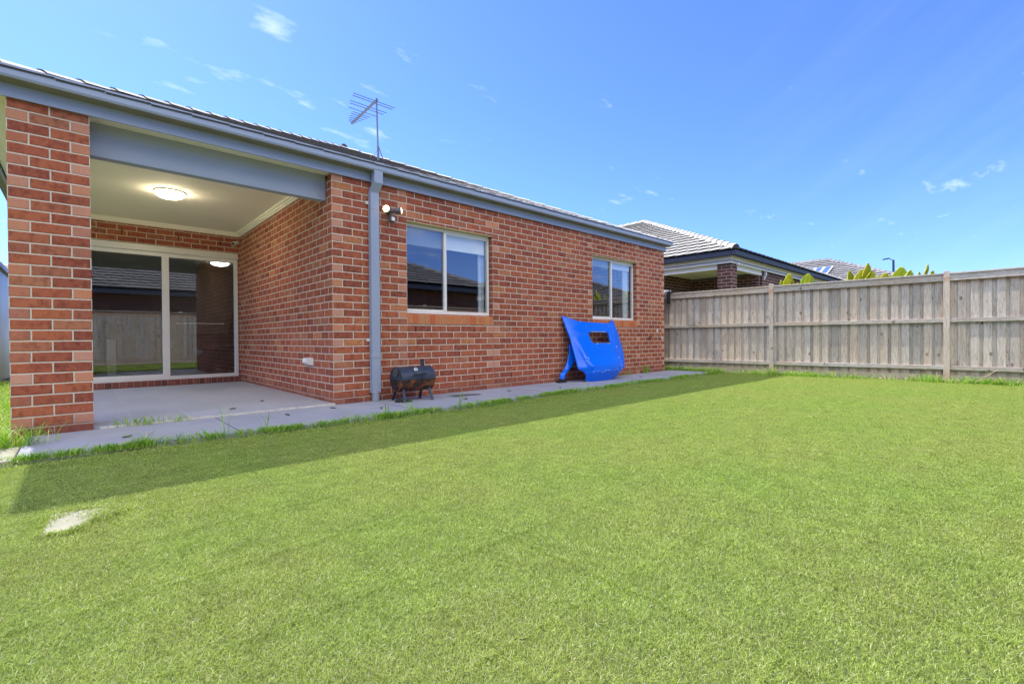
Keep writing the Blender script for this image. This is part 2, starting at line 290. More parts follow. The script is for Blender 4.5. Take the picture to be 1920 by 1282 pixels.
def ground_mat():
    m, t, p = mat('soil_and_thatch'); pos = gpos(t); n = t.noise(pos, 40, 5, 0.7); n2 = t.noise(pos, 1.2, 4)
    c = t.mix(t.rng(n, 0.35, 0.65), (0.10, 0.14, 0.04, 1), (0.22, 0.26, 0.09, 1)); c = t.mix(t.rng(n2, 0.4, 0.7, 0, 0.4), c, (0.20, 0.17, 0.09, 1))
    t.set(p.inputs['Base Color'], c); p.inputs['Roughness'].default_value = 0.95; t.set(p.inputs['Normal'], t.bump(n, 0.6, 0.01)); return m
M_GROUND = ground_mat()

# ------------------------------------------------------------------ mesh helpers
class MB:
    def __init__(s): s.v = []; s.f = []; s.r = []; s.g = []
    def add(s, vs, fs, r=0.5, g=0.0):
        o = len(s.v); s.v += [tuple(q) for q in vs]; s.f += [tuple(o + i for i in f) for f in fs]; s.r += [r] * len(fs); s.g += [g] * len(fs)
    def box(s, x0, x1, y0, y1, z0, z1, r=0.5, g=0.0):
        s.add([(x0, y0, z0), (x1, y0, z0), (x1, y1, z0), (x0, y1, z0), (x0, y0, z1), (x1, y0, z1), (x1, y1, z1), (x0, y1, z1)],
              [(0, 3, 2, 1), (4, 5, 6, 7), (0, 1, 5, 4), (1, 2, 6, 5), (2, 3, 7, 6), (3, 0, 4, 7)], r, g)
    def beam(s, a, b, w, h, up=(0, 0, 1), r=0.5, g=0.0, taper=1.0):
        a = Vector(a); b = Vector(b); d = (b - a).normalized(); sd = d.cross(Vector(up)).normalized(); u = sd.cross(d).normalized()
        vs = []
        for q, k in ((a, 1.0), (b, taper)):
            for i, j in ((-1, -1), (1, -1), (1, 1), (-1, 1)): vs.append(q + sd * (i * w / 2 * k) + u * (j * h / 2 * k))
        s.add(vs, [(0, 1, 2, 3), (7, 6, 5, 4), (0, 4, 5, 1), (1, 5, 6, 2), (2, 6, 7, 3), (3, 7, 4, 0)], r, g)
    def tube(s, pts, rad, n=10, r=0.5, cap=True):
        pts = [Vector(p) for p in pts]; rad = rad if isinstance(rad, (list, tuple)) else [rad] * len(pts); rings = []
        for i, p in enumerate(pts):
            d = (pts[min(i + 1, len(pts) - 1)] - pts[max(i - 1, 0)]).normalized()
            a = d.cross(Vector((0, 0, 1))) if abs(d.z) < 0.9 else d.cross(Vector((1, 0, 0))); a.normalize(); b = d.cross(a)
            rings.append([p + (a * math.cos(k * 2 * math.pi / n) + b * math.sin(k * 2 * math.pi / n)) * rad[i] for k in range(n)])
        vs = [v for rg in rings for v in rg]; fs = []
        for i in range(len(pts) - 1):
            for k in range(n): fs.append((i * n + k, i * n + (k + 1) % n, (i + 1) * n + (k + 1) % n, (i + 1) * n + k))
        if cap: fs.append(tuple(range(n))[::-1]); fs.append(tuple((len(pts) - 1) * n + k for k in range(n)))
        s.add(vs, fs, r)
    def sweep(s, prof, path):   # prof: (offset outward, z) ; path: function offset -> list of xy
        n = len(prof); cols = [[(px, py, z) for px, py in path(o)] for o, z in prof]; m = len(cols[0]); vs = [cols[i][j] for j in range(m) for i in range(n)]
        fs = [(j * n + i, (j + 1) * n + i, (j + 1) * n + (i + 1) % n, j * n + (i + 1) % n) for j in range(m - 1) for i in range(n)]
        fs += [tuple(range(n)), tuple((m - 1) * n + i for i in range(n))[::-1]]; s.add(vs, fs)
    def build(s, name, m, parent=None, smooth=False, loc=None, bevel=0.0, fix=True):
        off = Vector(loc) if loc is not None else (Vector(parent.get('_w', (0, 0, 0))) if parent is not None else Vector((0, 0, 0)))
        me = bpy.data.meshes.new(name); me.from_pydata([(v[0] - off.x, v[1] - off.y, v[2] - off.z) for v in s.v], [], s.f)
        if fix:
            import bmesh
            bm = bmesh.new(); bm.from_mesh(me); lr = bm.faces.layers.float.new('rnd'); lg = bm.faces.layers.float.new('gdir'); bm.faces.ensure_lookup_table()
            for f, a, b in zip(bm.faces, s.r, s.g): f[lr] = a; f[lg] = b
            bmesh.ops.recalc_face_normals(bm, faces=bm.faces); bm.to_mesh(me); bm.free()
        else:
            me.attributes.new('rnd', 'FLOAT', 'FACE').data.foreach_set('value', s.r)
        me.materials.append(m); o = bpy.data.objects.new(name, me); C.objects.link(o)
        if parent is not None: o.parent = parent; o['_w'] = list(off)
        else: o.location = off; o['_w'] = list(off)
        if smooth:
            me.polygons.foreach_set('use_smooth', [True] * len(me.polygons))
            try: me.set_sharp_from_angle(angle=math.radians(38))
            except Exception: pass
        if bevel:
            b = o.modifiers.new('bevel', 'BEVEL'); b.width = bevel; b.segments = 2; b.limit_method = 'ANGLE'; b.angle_limit = math.radians(40)
        return o
def thing(name, label, cat, loc, group=None):
    o = bpy.data.objects.new(name, None); C.objects.link(o); o.location = loc; o['_w'] = list(loc); o['label'] = label; o['category'] = cat; o.empty_display_size = 0.1
    if group: o['group'] = group
    return o
def tag(o, label, cat, group=None):
    o['label'] = label; o['category'] = cat
    if group: o['group'] = group
    return o
def struct(o): o['kind'] = 'structure'; return o
def clip_poly(poly, clip):
    out = poly; n = len(clip)
    ar = sum(clip[i][0] * clip[(i + 1) % n][1] - clip[(i + 1) % n][0] * clip[i][1] for i in range(n)); sg = 1 if ar > 0 else -1
    for i in range(n):
        ax, ay = clip[i]; bx, by = clip[(i + 1) % n]; inp = out; out = []
        if not inp: return []
        def sd(p): return sg * ((bx - ax) * (p[1] - ay) - (by - ay) * (p[0] - ax))
        for k in range(len(inp)):
            p = inp[k]; q = inp[(k + 1) % len(inp)]; a = sd(p); b = sd(q)
            if a >= 0: out.append(p)
            if (a >= 0) != (b >= 0):
                tt = a / (a - b); out.append((p[0] + (q[0] - p[0]) * tt, p[1] + (q[1] - p[1]) * tt))
    return out
def tile_plane(mb, pts, expo=0.33, wid=0.30, thick=0.028, tilt=0.022, lat=0.012, stag=0.5):
    """pts: 3D convex polygon, first edge (pts[0]->pts[1]) is the eave. lays concrete tiles as real slabs."""
    P = [Vector(p) for p in pts]; s = (P[1] - P[0]).normalized(); n = s.cross(P[2] - P[0]).normalized()
    if n.z < 0: n = -n
    u = n.cross(s).normalized()
    if (P[2] - P[0]).dot(u) < 0: u = -u
    p2 = [((p - P[0]).dot(s), (p - P[0]).dot(u)) for p in P]
    smin = min(p[0] for p in p2); smax = max(p[0] for p in p2); umax = max(p[1] for p in p2)
    for c in range(int(umax / expo) + 2):
        t0 = c * expo - 0.03; off = (c % 2) * wid * stag; k = int((smin - off) / wid) - 1
        while k * wid + off < smax:
            s0 = k * wid + off; k += 1
            poly = clip_poly([(s0 + .003, t0), (s0 + wid - .003, t0), (s0 + wid - .003, t0 + expo + 0.04), (s0 + .003, t0 + expo + 0.04)], p2 if c else [p2[0], p2[1]] and [(p2[0][0], -0.05), (p2[1][0], -0.05)] + p2[2:])
            if len(poly) < 3: continue
            dz = random.uniform(-0.002, 0.002); top = []; bot = []
            for a, b in poly:
                h = thick + tilt * (1 - (b - t0) / expo) + lat * ((a - s0) / wid - 0.5) + dz
                w = P[0] + s * a + u * b; top.append(w + n * h); bot.append(w + n * (h - thick))
            m = len(top); mb.add(top + bot, [tuple(range(m)), tuple(range(2 * m - 1, m - 1, -1))] + [(i, i + m, (i + 1) % m + m, (i + 1) % m) for i in range(m)], random.random())
def ridge(mb, a, b, w=0.20, h=0.09, seg=0.36):
    a = Vector(a); b = Vector(b); L = (b - a).length; n = max(1, int(L / seg)); d = (b - a) / n
    for i in range(n):
        p = a + d * i; q = p + d * 1.06; dn = d.normalized(); sd = dn.cross(Vector((0, 0, 1))).normalized(); up = sd.cross(dn)
        vs = []
        for pt, k, lift in ((p, 1.06, 0.012), (q, 0.94, 0.0)):
            for ox, oz in ((-1, -0.2), (-0.55, 0.72), (0, 1), (0.55, 0.72), (1, -0.2)): vs.append(pt + sd * (ox * w / 2 * k) + up * (oz * h * k + lift))
        mb.add(vs, [(0, 1, 6, 5), (1, 2, 7, 6), (2, 3, 8, 7), (3, 4, 9, 8), (4, 3, 2, 1, 0), (5, 6, 7, 8, 9), (0, 5, 9, 4)], random.random())
def hip_roof(mb, x0, x1, y0, y1, z, s, capw=0.20, caph=0.09, **kw):
    """hip roof, ridge along the longer side"""
    W = x1 - x0; L = y1 - y0
    if L >= W: t_ = W / 2; A = Vector((x0 + t_, y0 + t_, z + s * t_)); B = Vector((x0 + t_, y1 - t_, z + s * t_)); f = [A, A]; 
    else: t_ = L / 2; A = Vector((x0 + t_, y0 + t_, z + s * t_)); B = Vector((x1 - t_, y0 + t_, z + s * t_))
    c = [Vector((x0, y0, z)), Vector((x1, y0, z)), Vector((x1, y1, z)), Vector((x0, y1, z))]
    if L >= W: planes = [[c[0], c[1], A], [c[1], c[2], B, A], [c[2], c[3], B], [c[3], c[0], A, B]]; hips = [(c[0], A), (c[1], A), (c[2], B), (c[3], B)]
    else: planes = [[c[0], c[1], B, A], [c[1], c[2], B], [c[2], c[3], A, B], [c[3], c[0], A]]; hips = [(c[0], A), (c[1], B), (c[2], B), (c[3], A)]
    for p in planes: tile_plane(mb, p, **kw)
    up = Vector((0, 0, 0.03 if caph > 0.05 else 0.004))
    for a, b in hips: ridge(mb, a + up, b + up, capw, caph)
    if (B - A).length > 0.3: ridge(mb, A + up, B + up)
    return A, B

# ================================================================== GROUND
mb = MB(); mb.add([(-400, -400, -0.12), (400, -400, -0.12), (400, 400, -0.12), (-400, 400, -0.12)], [(0, 1, 2, 3)]); struct(mb.build('ground', M_GROUND))
def lawn_edge(x): return -1.035 - 0.10 * math.exp(-((x - 0.8) / 1.3) ** 2) + 0.02 * math.sin(x * 3.1) + 0.10 * math.exp(-((x + 2.5) / 0.7) ** 2)
mb = MB(); xs = np.linspace(-3.4, 8.5, 60)
mb.add([(x, -0.6, -0.036) for x in xs] + [(x, -6.6, -0.045) for x in xs], [(i, i + 1, i + 61, i + 60) for i in range(59)]); struct(mb.build('lawn_soil', M_GROUND))
mb = MB(); xp = np.linspace(-2.43, 7.62, 70); n_ = len(xp)
vs = [(x, lawn_edge(x) - 0.004, 0.0) for x in xp] + [(x, -0.004, 0.0) for x in xp] + [(x, lawn_edge(x) - 0.004, -0.12) for x in xp] + [(x, -0.004, -0.12) for x in xp]
mb.add(vs, [(i, i + 1, n_ + i + 1, n_ + i) for i in range(n_ - 1)] + [(2 * n_ + i, 2 * n_ + i + 1, i + 1, i) for i in range(n_ - 1)] + [(2 * n_, 0, n_, 3 * n_), (n_ - 1, 3 * n_ - 1, 4 * n_ - 1, 2 * n_ - 1)]); struct(mb.build('path', M_PATH))
mb = MB(); mb.box(-3.4, -2.436, -1.02, -0.50, -0.12, 0.004); struct(mb.build('side_path', M_SLAB, bevel=0.01))
mb = MB(); mb.box(-2.50, -0.005, 0.012, 4.05, -0.1, 0.02); struct(mb.build('patio_floor', M_TILES))
mb = MB()   # ragged mortar bead along the tile edge
for i in range(60):
    x = -2.0 + i * 0.0335
    mb.box(x, x + 0.034, -0.012 - random.random() * 0.010, 0.014, 0.0, 0.012 + random.random() * 0.008)
struct(mb.build('patio_edge_mortar', simple('edge_mortar', (0.55, 0.52, 0.45, 1), 0.9, nscale=40, namt=0.3)))

# ================================================================== HOUSE
house = thing('brick_house', 'red brick single-storey house with covered patio and blue-grey gutter', 'house', (2.4, 4.0, 0.0))
ZT = 2.63
mb = MB()
T = 0.11
def wallx(y0, y1, x0, x1, openings, z0=-0.06, z1=ZT + 0.12):   # wall along x with openings (xa, xb, za, zb)
    cur = x0
    for xa, xb, za, zb in openings:
        mb.box(cur, xa, y0, y1, z0, z1); mb.box(xa, xb, y0, y1, z0, za); mb.box(xa, xb, y0, y1, zb, z1); cur = xb
    mb.box(cur, x1, y0, y1, z0, z1)
W1 = (0.96, 2.40, 0.933, 2.265); W2 = (4.80, 6.27, 0.94, 2.27); DR = (-2.2, -0.02, 0.02, 2.29)
wallx(0, T, 0.0, 7.36, [W1, W2])
mb.box(0.0, T, T, 4.17, -0.06, ZT + 0.12)                     # return wall of the patio
mb.box(7.25, 7.36, T, 12.0, -0.06, ZT + 0.12)
wallx(4.17, 4.28, -2.52, 0.0, [DR])
mb.box(-2.52, -2.41, 4.28, 12.0, -0.06, ZT + 0.12)
mb.box(-2.41, 7.25, 11.89, 12.0, -0.06, ZT + 0.12)
mb.build('wall', M_BRICK, house)
mb = MB(); mb.box(-2.52, -2.04, 0.0, 0.35, -0.06, ZT + 0.1); mb.build('pillar', M_BRICK, house)
# interior shell
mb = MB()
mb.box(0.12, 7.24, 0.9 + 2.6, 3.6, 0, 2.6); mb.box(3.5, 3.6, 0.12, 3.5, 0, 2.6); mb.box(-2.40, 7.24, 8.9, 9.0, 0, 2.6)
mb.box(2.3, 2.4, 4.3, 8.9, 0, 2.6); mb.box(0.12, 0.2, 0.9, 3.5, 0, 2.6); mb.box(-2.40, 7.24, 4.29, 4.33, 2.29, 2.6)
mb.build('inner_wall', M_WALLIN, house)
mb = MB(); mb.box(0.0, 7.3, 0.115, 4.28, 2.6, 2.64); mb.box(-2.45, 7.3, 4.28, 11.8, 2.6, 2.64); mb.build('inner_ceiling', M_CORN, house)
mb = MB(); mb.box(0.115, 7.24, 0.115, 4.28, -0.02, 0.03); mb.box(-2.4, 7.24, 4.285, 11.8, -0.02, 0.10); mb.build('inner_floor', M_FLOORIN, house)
# patio ceiling, cornice, beams
mb = MB(); mb.box(-2.72, 0.0, -0.0, 4.17, 2.655, 2.70); mb.build('patio_ceiling', M_CEIL, house)
mb = MB()
for k, (o, z0, z1) in enumerate(((0.0, 2.585, 2.653), (0.022, 2.603, 2.653), (0.045, 2.628, 2.653))):
    a = 0.022
    mb.box(-o - a, -o - 0.001 * 0, 0.28, 4.17 - o, z0, z1) ; mb.box(-2.2, -o - a, 4.17 - o - a, 4.17 - o, z0, z1)
mb.build('cornice', M_CORN, house)
mb = MB(); mb.box(-2.04, -0.003, 0.18, 0.28, 2.362, 2.655); mb.box(-2.42, -2.32, 0.35, 4.17, 2.362, 2.655); mb.build('patio_beam', M_STEELW, house, bevel=0.004)
mb = MB(); mb.box(-0.012, -0.002, 0.172, 0.182, 2.362, 2.655); mb.build('beam_trim', M_STEELW, house)
X0, X1, YF, YB = -2.72, 7.36, 0.0, 12.0  # left eave, out of view, widened to carry its shadow further left
path = lambda o: [(X0 - o, YB), (X0 - o, YF - o), (X1 + o, YF - o), (X1 + o, YB)]
mb = MB(); mb.sweep([(0.012, ZT), (0.032, ZT), (0.032, 2.80), (0.012, 2.80)], path); mb.build('fascia', M_STEEL, house)
mb = MB(); mb.sweep([(0.034, 2.735), (0.138, 2.742), (0.146, 2.758), (0.146, 2.815), (0.153, 2.818), (0.153, 2.832), (0.138, 2.832), (0.138, 2.77), (0.130, 2.752), (0.044, 2.748), (0.044, 2.82), (0.034, 2.82)], path); mb.build('gutter', M_STEEL, house)
mb = MB(); mb.sweep([(0.036, 2.731), (0.137, 2.738), (0.137, 2.741), (0.036, 2.734)], path); mb.build('gutter_shade_strip', simple('painted_shade_olive', (0.20, 0.19, 0.13, 1), 0.7, nscale=4, namt=0.25), house)  # thin olive strip: shade under the gutter put into the colour
# roof
mb = MB(); RS = 0.437
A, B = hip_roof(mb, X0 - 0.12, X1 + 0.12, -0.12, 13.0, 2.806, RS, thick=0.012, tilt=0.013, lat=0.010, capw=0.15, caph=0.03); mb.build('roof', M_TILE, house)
mb = MB(); mb.add([(X0, YF, 2.80), (X1, YF, 2.80), (X1, YB, 2.80), (X0, YB, 2.80)], [(0, 1, 2, 3)]); mb.build('roof_underlay', simple('sarking', (0.3, 0.3, 0.3, 1), 0.9), house)
# downpipe with offset head
mb = MB()
xa, xb = 0.438, 0.545
mb.box(xa + 0.02, xb + 0.02, -0.140, -0.050, 2.60, 2.745)
mb.add([(xa + .02, -.14, 2.60), (xb + .02, -.14, 2.60), (xb + .02, -.05, 2.60), (xa + .02, -.05, 2.60), (xa, -.075, 2.50), (xb, -.075, 2.50), (xb, -.006, 2.50), (xa, -.006, 2.50)], [(0, 1, 5, 4), (1, 2, 6, 5), (2, 3, 7, 6), (3, 0, 4, 7)])
mb.box(xa, xb, -0.075, -0.006, 0.10, 2.50); mb.box(xa - 0.002, xb + 0.002, -0.077, -0.004, 2.30, 2.302)
mb.box(xa - 0.002, xb + 0.002, -0.078, -0.004, 0.52, 0.56)
dp = mb.build('downpipe', M_STEEL, house, bevel=0.004)
mb = MB(); mb.tube([(0.492, -0.045, 0.12), (0.492, -0.045, 0.0)], [0.046, 0.044], 16); mb.build('stormwater_connector', simple('grey_pvc', (0.26, 0.29, 0.34, 1), 0.5), dp, smooth=True)
for z in (0.72, 2.36): mb = MB(); mb.box(xa - 0.035, xa, -0.012, -0.002, z, z + 0.035); mb.build('bracket', M_ALU, dp)
# control joint, weep holes, sills
for x_, za_, zb_ in ((2.395, 0.0, 0.933), (2.405, 2.27, ZT)): mb = MB(); mb.box(x_, x_ + .009, -0.0022, 0.0, za_, zb_); mb.build('control_joint', M_SEAL, house)
M_WEEP = simple('weep_dark', (0.02, 0.012, 0.01, 1), 0.9)
for x, z in ((1.32, 2.388), (2.04, 2.388), (1.08, 0.836), (2.04, 0.836), (2.04, 0.148), (2.76, 0.148), (6.03, 0.836), (4.2, 0.148), (5.16, 2.388), (6.0, 2.388), (3.5, 0.148)):
    mb = MB(); mb.box(x - 0.006, x + 0.006, -0.0025, 0.0, z, z + 0.078); mb.build('weep_hole', M_WEEP, house)
for x in (-1.62, -0.9, -0.3): mb = MB(); mb.box(x - 0.007, x + 0.007, 4.167, 4.17, 2.41, 2.49); mb.build('weep_hole', M_WEEP, house)
def window(xa, xb, zs, zt, mull, dark_left, nm):
    mb = MB(); n = round((xb - xa) / 0.0848); pt = (xb - xa) / n
    for i in range(n):
        x = xa + i * pt; r = random.uniform(-0.003, 0.003)
        mb.add([(x + .004, -.004 + r, zs + .006), (x + pt - .004, -.004 + r, zs + .006), (x + pt - .004, .11, zs + .02), (x + .004, .11, zs + .02), (x + .004, -.004 + r, zs + .122), (x + pt - .004, -.004 + r, zs + .122), (x + pt - .004, .11, zs + .145), (x + .004, .11, zs + .145)],
               [(0, 3, 2, 1), (4, 5, 6, 7), (0, 1, 5, 4), (1, 2, 6, 5), (2, 3, 7, 6), (3, 0, 4, 7)])
    sl = mb.build('window_sill', M_SILL, house, bevel=0.003)
    mb = MB(); mb.box(xa, xb, 0.004, 0.105, zs + 0.0, zs + 0.115); mb.build('sill_mortar', M_MORTAR, sl)
    zb = zs + 0.145
    mb = MB(); mb.box(xa, xb, 0.004, 0.105, zt - 0.012, zt + 0.004); ln = mb.build('lintel', M_LINT, house)
    mb = MB(); y0, y1 = 0.075, 0.125; f = 0.034
    x0 = xa + 0.012; x1 = xb - 0.012; z1 = zt - 0.014
    mb.box(x0, x1, y0, y1, zb, zb + 0.045); mb.box(x0, x1, y0, y1, z1 - 0.04, z1); mb.box(x0, x0 + f, y0 + .001, y1, zb + 0.045, z1 - 0.04); mb.box(x1 - f, x1, y0 + .001, y1, zb + 0.045, z1 - 0.04)
    mb.box(mull - 0.02, mull + 0.022, y0 - 0.004, y1 - 0.01, zb + 0.045, z1 - 0.04)
    fr = mb.build('window_frame', M_ALU, house, bevel=0.002)
    mb = MB(); mb.box(mull + 0.022, x1 - f, y0 + .006, y1, z1 - .062, z1 - .04); mb.build('sash_rail', M_ALU, fr)
    mb = MB(); mb.box(x0 + f, mull - .02, y0 + .02, y1, zb + .045, zb + .06); mb.build('sash_rail', M_ALU, fr)
    zA = zb + 0.045; zB = z1 - 0.04
    mb = MB(); mb.box(x0 + f, mull - 0.02, 0.100, 0.104, zA, zB); mb.build('window_pane', M_GLASSD if dark_left else M_GLASS, fr)
    mb = MB(); mb.box(mull + 0.022, x1 - f, 0.090, 0.094, zA, zB); mb.build('window_pane', M_GLASSW, fr)
    return fr, zA, zB, x0 + f, x1 - f
fr, zA, zB, xl, xr = window(0.96, 2.40, 0.933, 2.265, 1.60, True, 1)
mb = MB(); mb.box(xl, xr, 0.150, 0.156, zB - 0.20, zB + 0.04); mb.box(xl, xr, 0.145, 0.162, zB - 0.222, zB - 0.20); mb.build('roller_blind', M_BLIND, fr)
mb = MB()
for i in range(3): mb.box(2.262 + i * 0.036, 2.296 + i * 0.036, 0.17 + 0.015 * (i % 2), 0.19 + 0.015 * (i % 2), zA, zB)
mb.build('curtain', M_CURT, fr)
fr, zA, zB, xl, xr = window(4.80, 6.27, 0.94, 2.27, 5.49, True, 2)
mb = MB(); mb.box(xl, xr, 0.150, 0.156, zB - 0.12, zB + 0.04); mb.build('roller_blind', M_BLIND, fr)
mb = MB(); mb.box(6.02, 6.20, 0.17, 0.19, zA, zB); mb.build('curtain', M_CURT, fr)
# sliding door
mb = MB(); y = 4.17
n = 25; pt = 2.18 / n
for i in range(n): mb.box(-2.2 + i * pt + 0.004, -2.2 + (i + 1) * pt - 0.004, y - 0.006, y + 0.1, 0.012, 0.104)
ds = mb.build('door_sill', M_DSILL, house, bevel=0.003)
mb = MB(); mb.box(-2.2, -0.02, y + 0.002, y + 0.11, 0.01, 0.1); mb.build('sill_mortar', M_MORTAR, ds)
mb = MB()
mb.box(-2.2, -0.025, y + 0.0, y + 0.10, 2.205, 2.285); mb.box(-2.2, -0.025, y - 0.03, y + 0.09, 2.185, 2.205)
mb.box(-2.2, -0.03, y + 0.02, y + 0.10, 2.12, 2.185); mb.box(-2.2, -0.03, y + 0.01, y + 0.10, 0.106, 0.165)
mb.box(-0.085, -0.03, y + 0.02, y + 0.10, 0.165, 2.12); mb.box(-2.2, -2.14, y + 0.02, y + 0.10, 0.165, 2.12)
sdoor = mb.build('sliding_door', M_ALU, house, bevel=0.003)
mb = MB(); mb.box(-1.125, -1.03, y + 0.012, y + 0.06, 0.165, 2.12); mb.box(-2.14, -1.125, y + 0.02, y + 0.06, 0.165, 0.20); mb.build('door_stile', M_ALU, sdoor, bevel=0.002)
mb = MB(); mb.box(-2.14, -1.125, y + 0.040, y + 0.045, 0.20, 2.12); mb.build('door_pane', M_GLASS, sdoor)
mb = MB(); mb.box(-1.03, -0.085, y + 0.070, y + 0.075, 0.165, 2.12); mb.build('door_pane', M_GLASS, sdoor)
mb = MB()
for i in range(34): mb.box(-0.93 + i * 0.0205, -0.922 + i * 0.0205, y + 0.067, y + 0.069, 1.03, 1.045)
mb.build('safety_dot_strip', M_WHITE, sdoor)

# ---- fittings on the house
def dome_light(x, y, z, r, m, label, grp=None):
    o = thing('ceiling_light', label, 'light', (x, y, z))
    mb = MB(); mb.tube([(x, y, z), (x, y, z - 0.02)], [r * 1.0, r * 1.0], 28); mb.build('base_ring', M_WHITE, o, smooth=True)
    mb = MB(); k = 7; mb.tube([(x, y, z - 0.02 - 0.07 * math.sin(i / k * math.pi / 2)) for i in range(k + 1)], [max(0.003, r * 0.96 * math.cos(i / k * math.pi / 2)) for i in range(k + 1)], 28); mb.build('light_shade', m, o, smooth=True)
    return o
dome_light(-1.25, 2.09, 2.655, 0.165, M_LAMP, 'round lit oyster light on the cream patio ceiling')
dome_light(0.35, 7.6, 2.6, 0.20, M_LAMPI, 'lit round ceiling light seen through the sliding door glass')
sl = thing('security_light', 'twin-head security light with glowing bulb beside the downpipe', 'light', (0.71, 0.0, 2.32))
mb = MB(); mb.tube([(0.71, 0.0, 2.33), (0.71, -0.03, 2.33)], 0.045, 16); mb.build('base_plate', M_GREYP, sl, smooth=True)
mb = MB(); mb.tube([(0.71, -0.03, 2.31), (0.71, -0.055, 2.27), (0.71, -0.075, 2.22)], [0.012, 0.014, 0.03], 10); mb.tube([(0.71, -0.075, 2.245), (0.71, -0.08, 2.19), (0.71, -0.08, 2.175)], [0.034, 0.038, 0.02], 14); sn = mb.build('motion_sensor', M_GREYP, sl, smooth=True)
mb = MB(); mb.box(0.69, 0.73, -0.121, -0.112, 2.19, 2.232); mb.build('sensor_lens', M_WHITE, sn)
def head(d, m, base=(0.71, -0.04, 2.32)):
    b = Vector(base); d = Vector(d).normalized(); mb = MB(); mb.tube([b, b + d * 0.05, b + d * 0.06, b + d * 0.13], [0.012, 0.016, 0.030, 0.044], 16); h = mb.build('lamp_head', M_GREYP, sl, smooth=True)
    mb = MB(); mb.tube([b + d * 0.131, b + d * 0.140, b + d * 0.150], [0.041, 0.036, 0.010], 16); mb.build('lamp_lens', m, h, smooth=True)
head((-0.72, -0.62, -0.02), M_FLOOD); head((0.80, -0.50, 0.08), M_FLOOD2)
cmr = thing('security_camera', 'small white security camera under the patio cornice corner', 'camera', (-0.06, 4.17, 2.46))
mb = MB(); mb.tube([(-0.035, 4.17, 2.49), (-0.035, 4.13, 2.48), (-0.07, 4.08, 2.46)], 0.010, 8); mb.tube([(-0.035, 4.172, 2.49), (-0.035, 4.158, 2.49)], 0.028, 12); mb.build('mount', M_WHITE, cmr, smooth=True)
mb = MB(); mb.tube([(-0.04, 4.11, 2.475), (-0.13, 4.02, 2.43)], [0.030, 0.034], 14); cb = mb.build('camera_body', M_WHITE, cmr, smooth=True)
mb = MB(); mb.tube([(-0.1302, 4.0198, 2.4299), (-0.134, 4.016, 2.428)], 0.026, 14); mb.build('camera_lens', M_BLACK, cb)
po = thing('power_outlet', 'white weatherproof power outlet low on the patio return wall', 'power outlet', (0.0, 0.70, 0.44))
mb = MB(); mb.box(-0.014, 0.0, 0.62, 0.78, 0.425, 0.52); mb.build('back_plate', M_WHITE, po, bevel=0.004)
mb = MB(); y0, y1 = 0.63, 0.77
mb.add([(-.014, y0, .43), (-.055, y0, .435), (-.085, y0, .465), (-.075, y0, .515), (-.014, y0, .518), (-.014, y1, .43), (-.055, y1, .435), (-.085, y1, .465), (-.075, y1, .515), (-.014, y1, .518)], [(0, 1, 2, 3, 4), (9, 8, 7, 6, 5), (0, 5, 6, 1), (1, 6, 7, 2), (2, 7, 8, 3), (3, 8, 9, 4)]); mb.build('flip_cover', M_WHITE, po, bevel=0.004)
def tap(x, z, m, label):
    o = thing('garden_tap', label, 'tap', (x, 0.0, z))
    mb = MB(); mb.tube([(x, 0, z), (x, -0.06, z)], 0.011, 10); mb.tube([(x, -0.05, z), (x, -0.075, z - 0.015), (x, -0.085, z - 0.06)], [0.012, 0.012, 0.014], 10); mb.tube([(x, 0, z), (x, -0.008, z)], 0.026, 12); mb.build('tap_body', m, o, smooth=True)
    mb = MB(); mb.tube([(x, -0.05, z), (x, -0.055, z + 0.045)], 0.007, 8); mb.tube([(x - 0.035, -0.056, z + 0.048), (x + 0.035, -0.056, z + 0.048)], [0.010, 0.010], 8); mb.build('tap_handle', m, o, smooth=True)
tap(6.76, 0.745, M_BRASS, 'dull brass garden tap on the brick wall, nearer the window')
tap(7.13, 0.74, M_CHROME, 'shiny garden tap below the white tag by the house corner')
tg = MB(); tg.box(7.04, 7.08, -0.010, 0.0, 0.845, 0.925); tag(tg.build('wall_tag', M_WHITE, loc=(7.06, 0, 0.83)), 'small white tag on brick wall above the shiny tap', 'tag')
# ---- antenna
an = thing('tv_antenna', 'grey television antenna on a thin mast on the roof', 'antenna', (1.585, 2.0, 3.75))
ba = Vector((1.60, 2.0, 3.66)); tp = Vector((1.575, 2.0, 4.78))
mb = MB(); mb.tube([ba, ba.lerp(tp, 0.3), ba.lerp(tp, 0.31), tp], [0.019, 0.019, 0.014, 0.014], 10); mb.build('mast', M_TV, an, smooth=True)
mb = MB(); mb.tube([ba + Vector((0, -.02, 0.30)), ba + Vector((0.06, -.03, 0.13)), ba + Vector((0.16, -.02, 0.02))], 0.007, 6); mb.tube([ba + Vector((0, 0, 0.28)), ba + Vector((-.17, .05, 0.07))], 0.003, 5); mb.build('cable', M_GREYP, an, smooth=True)
bt = Vector((1.575, 1.97, 4.745)); be = Vector((1.585, 3.00, 4.70))
mb = MB(); mb.beam(bt, be, 0.030, 0.030); bo = mb.build('boom', M_TV, an)
for y_, l0, l1 in ((2.06, 1.20, 1.96), (2.13, 1.22, 1.94), (2.30, 1.25, 1.92), (2.38, 1.28, 1.90), (2.52, 1.32, 1.84), (2.62, 1.44, 1.76), (2.69, 1.44, 1.74), (2.77, 1.46, 1.72), (2.84, 1.47, 1.70), (2.91, 1.50, 1.67), (2.97, 1.52, 1.65)):
    zz = 4.745 - (y_ - 1.97) * 0.045 + 0.018; mb = MB(); mb.tube([(l0, y_, zz), (l1, y_, zz)], 0.0065, 6); mb.build('element', M_TV, an)

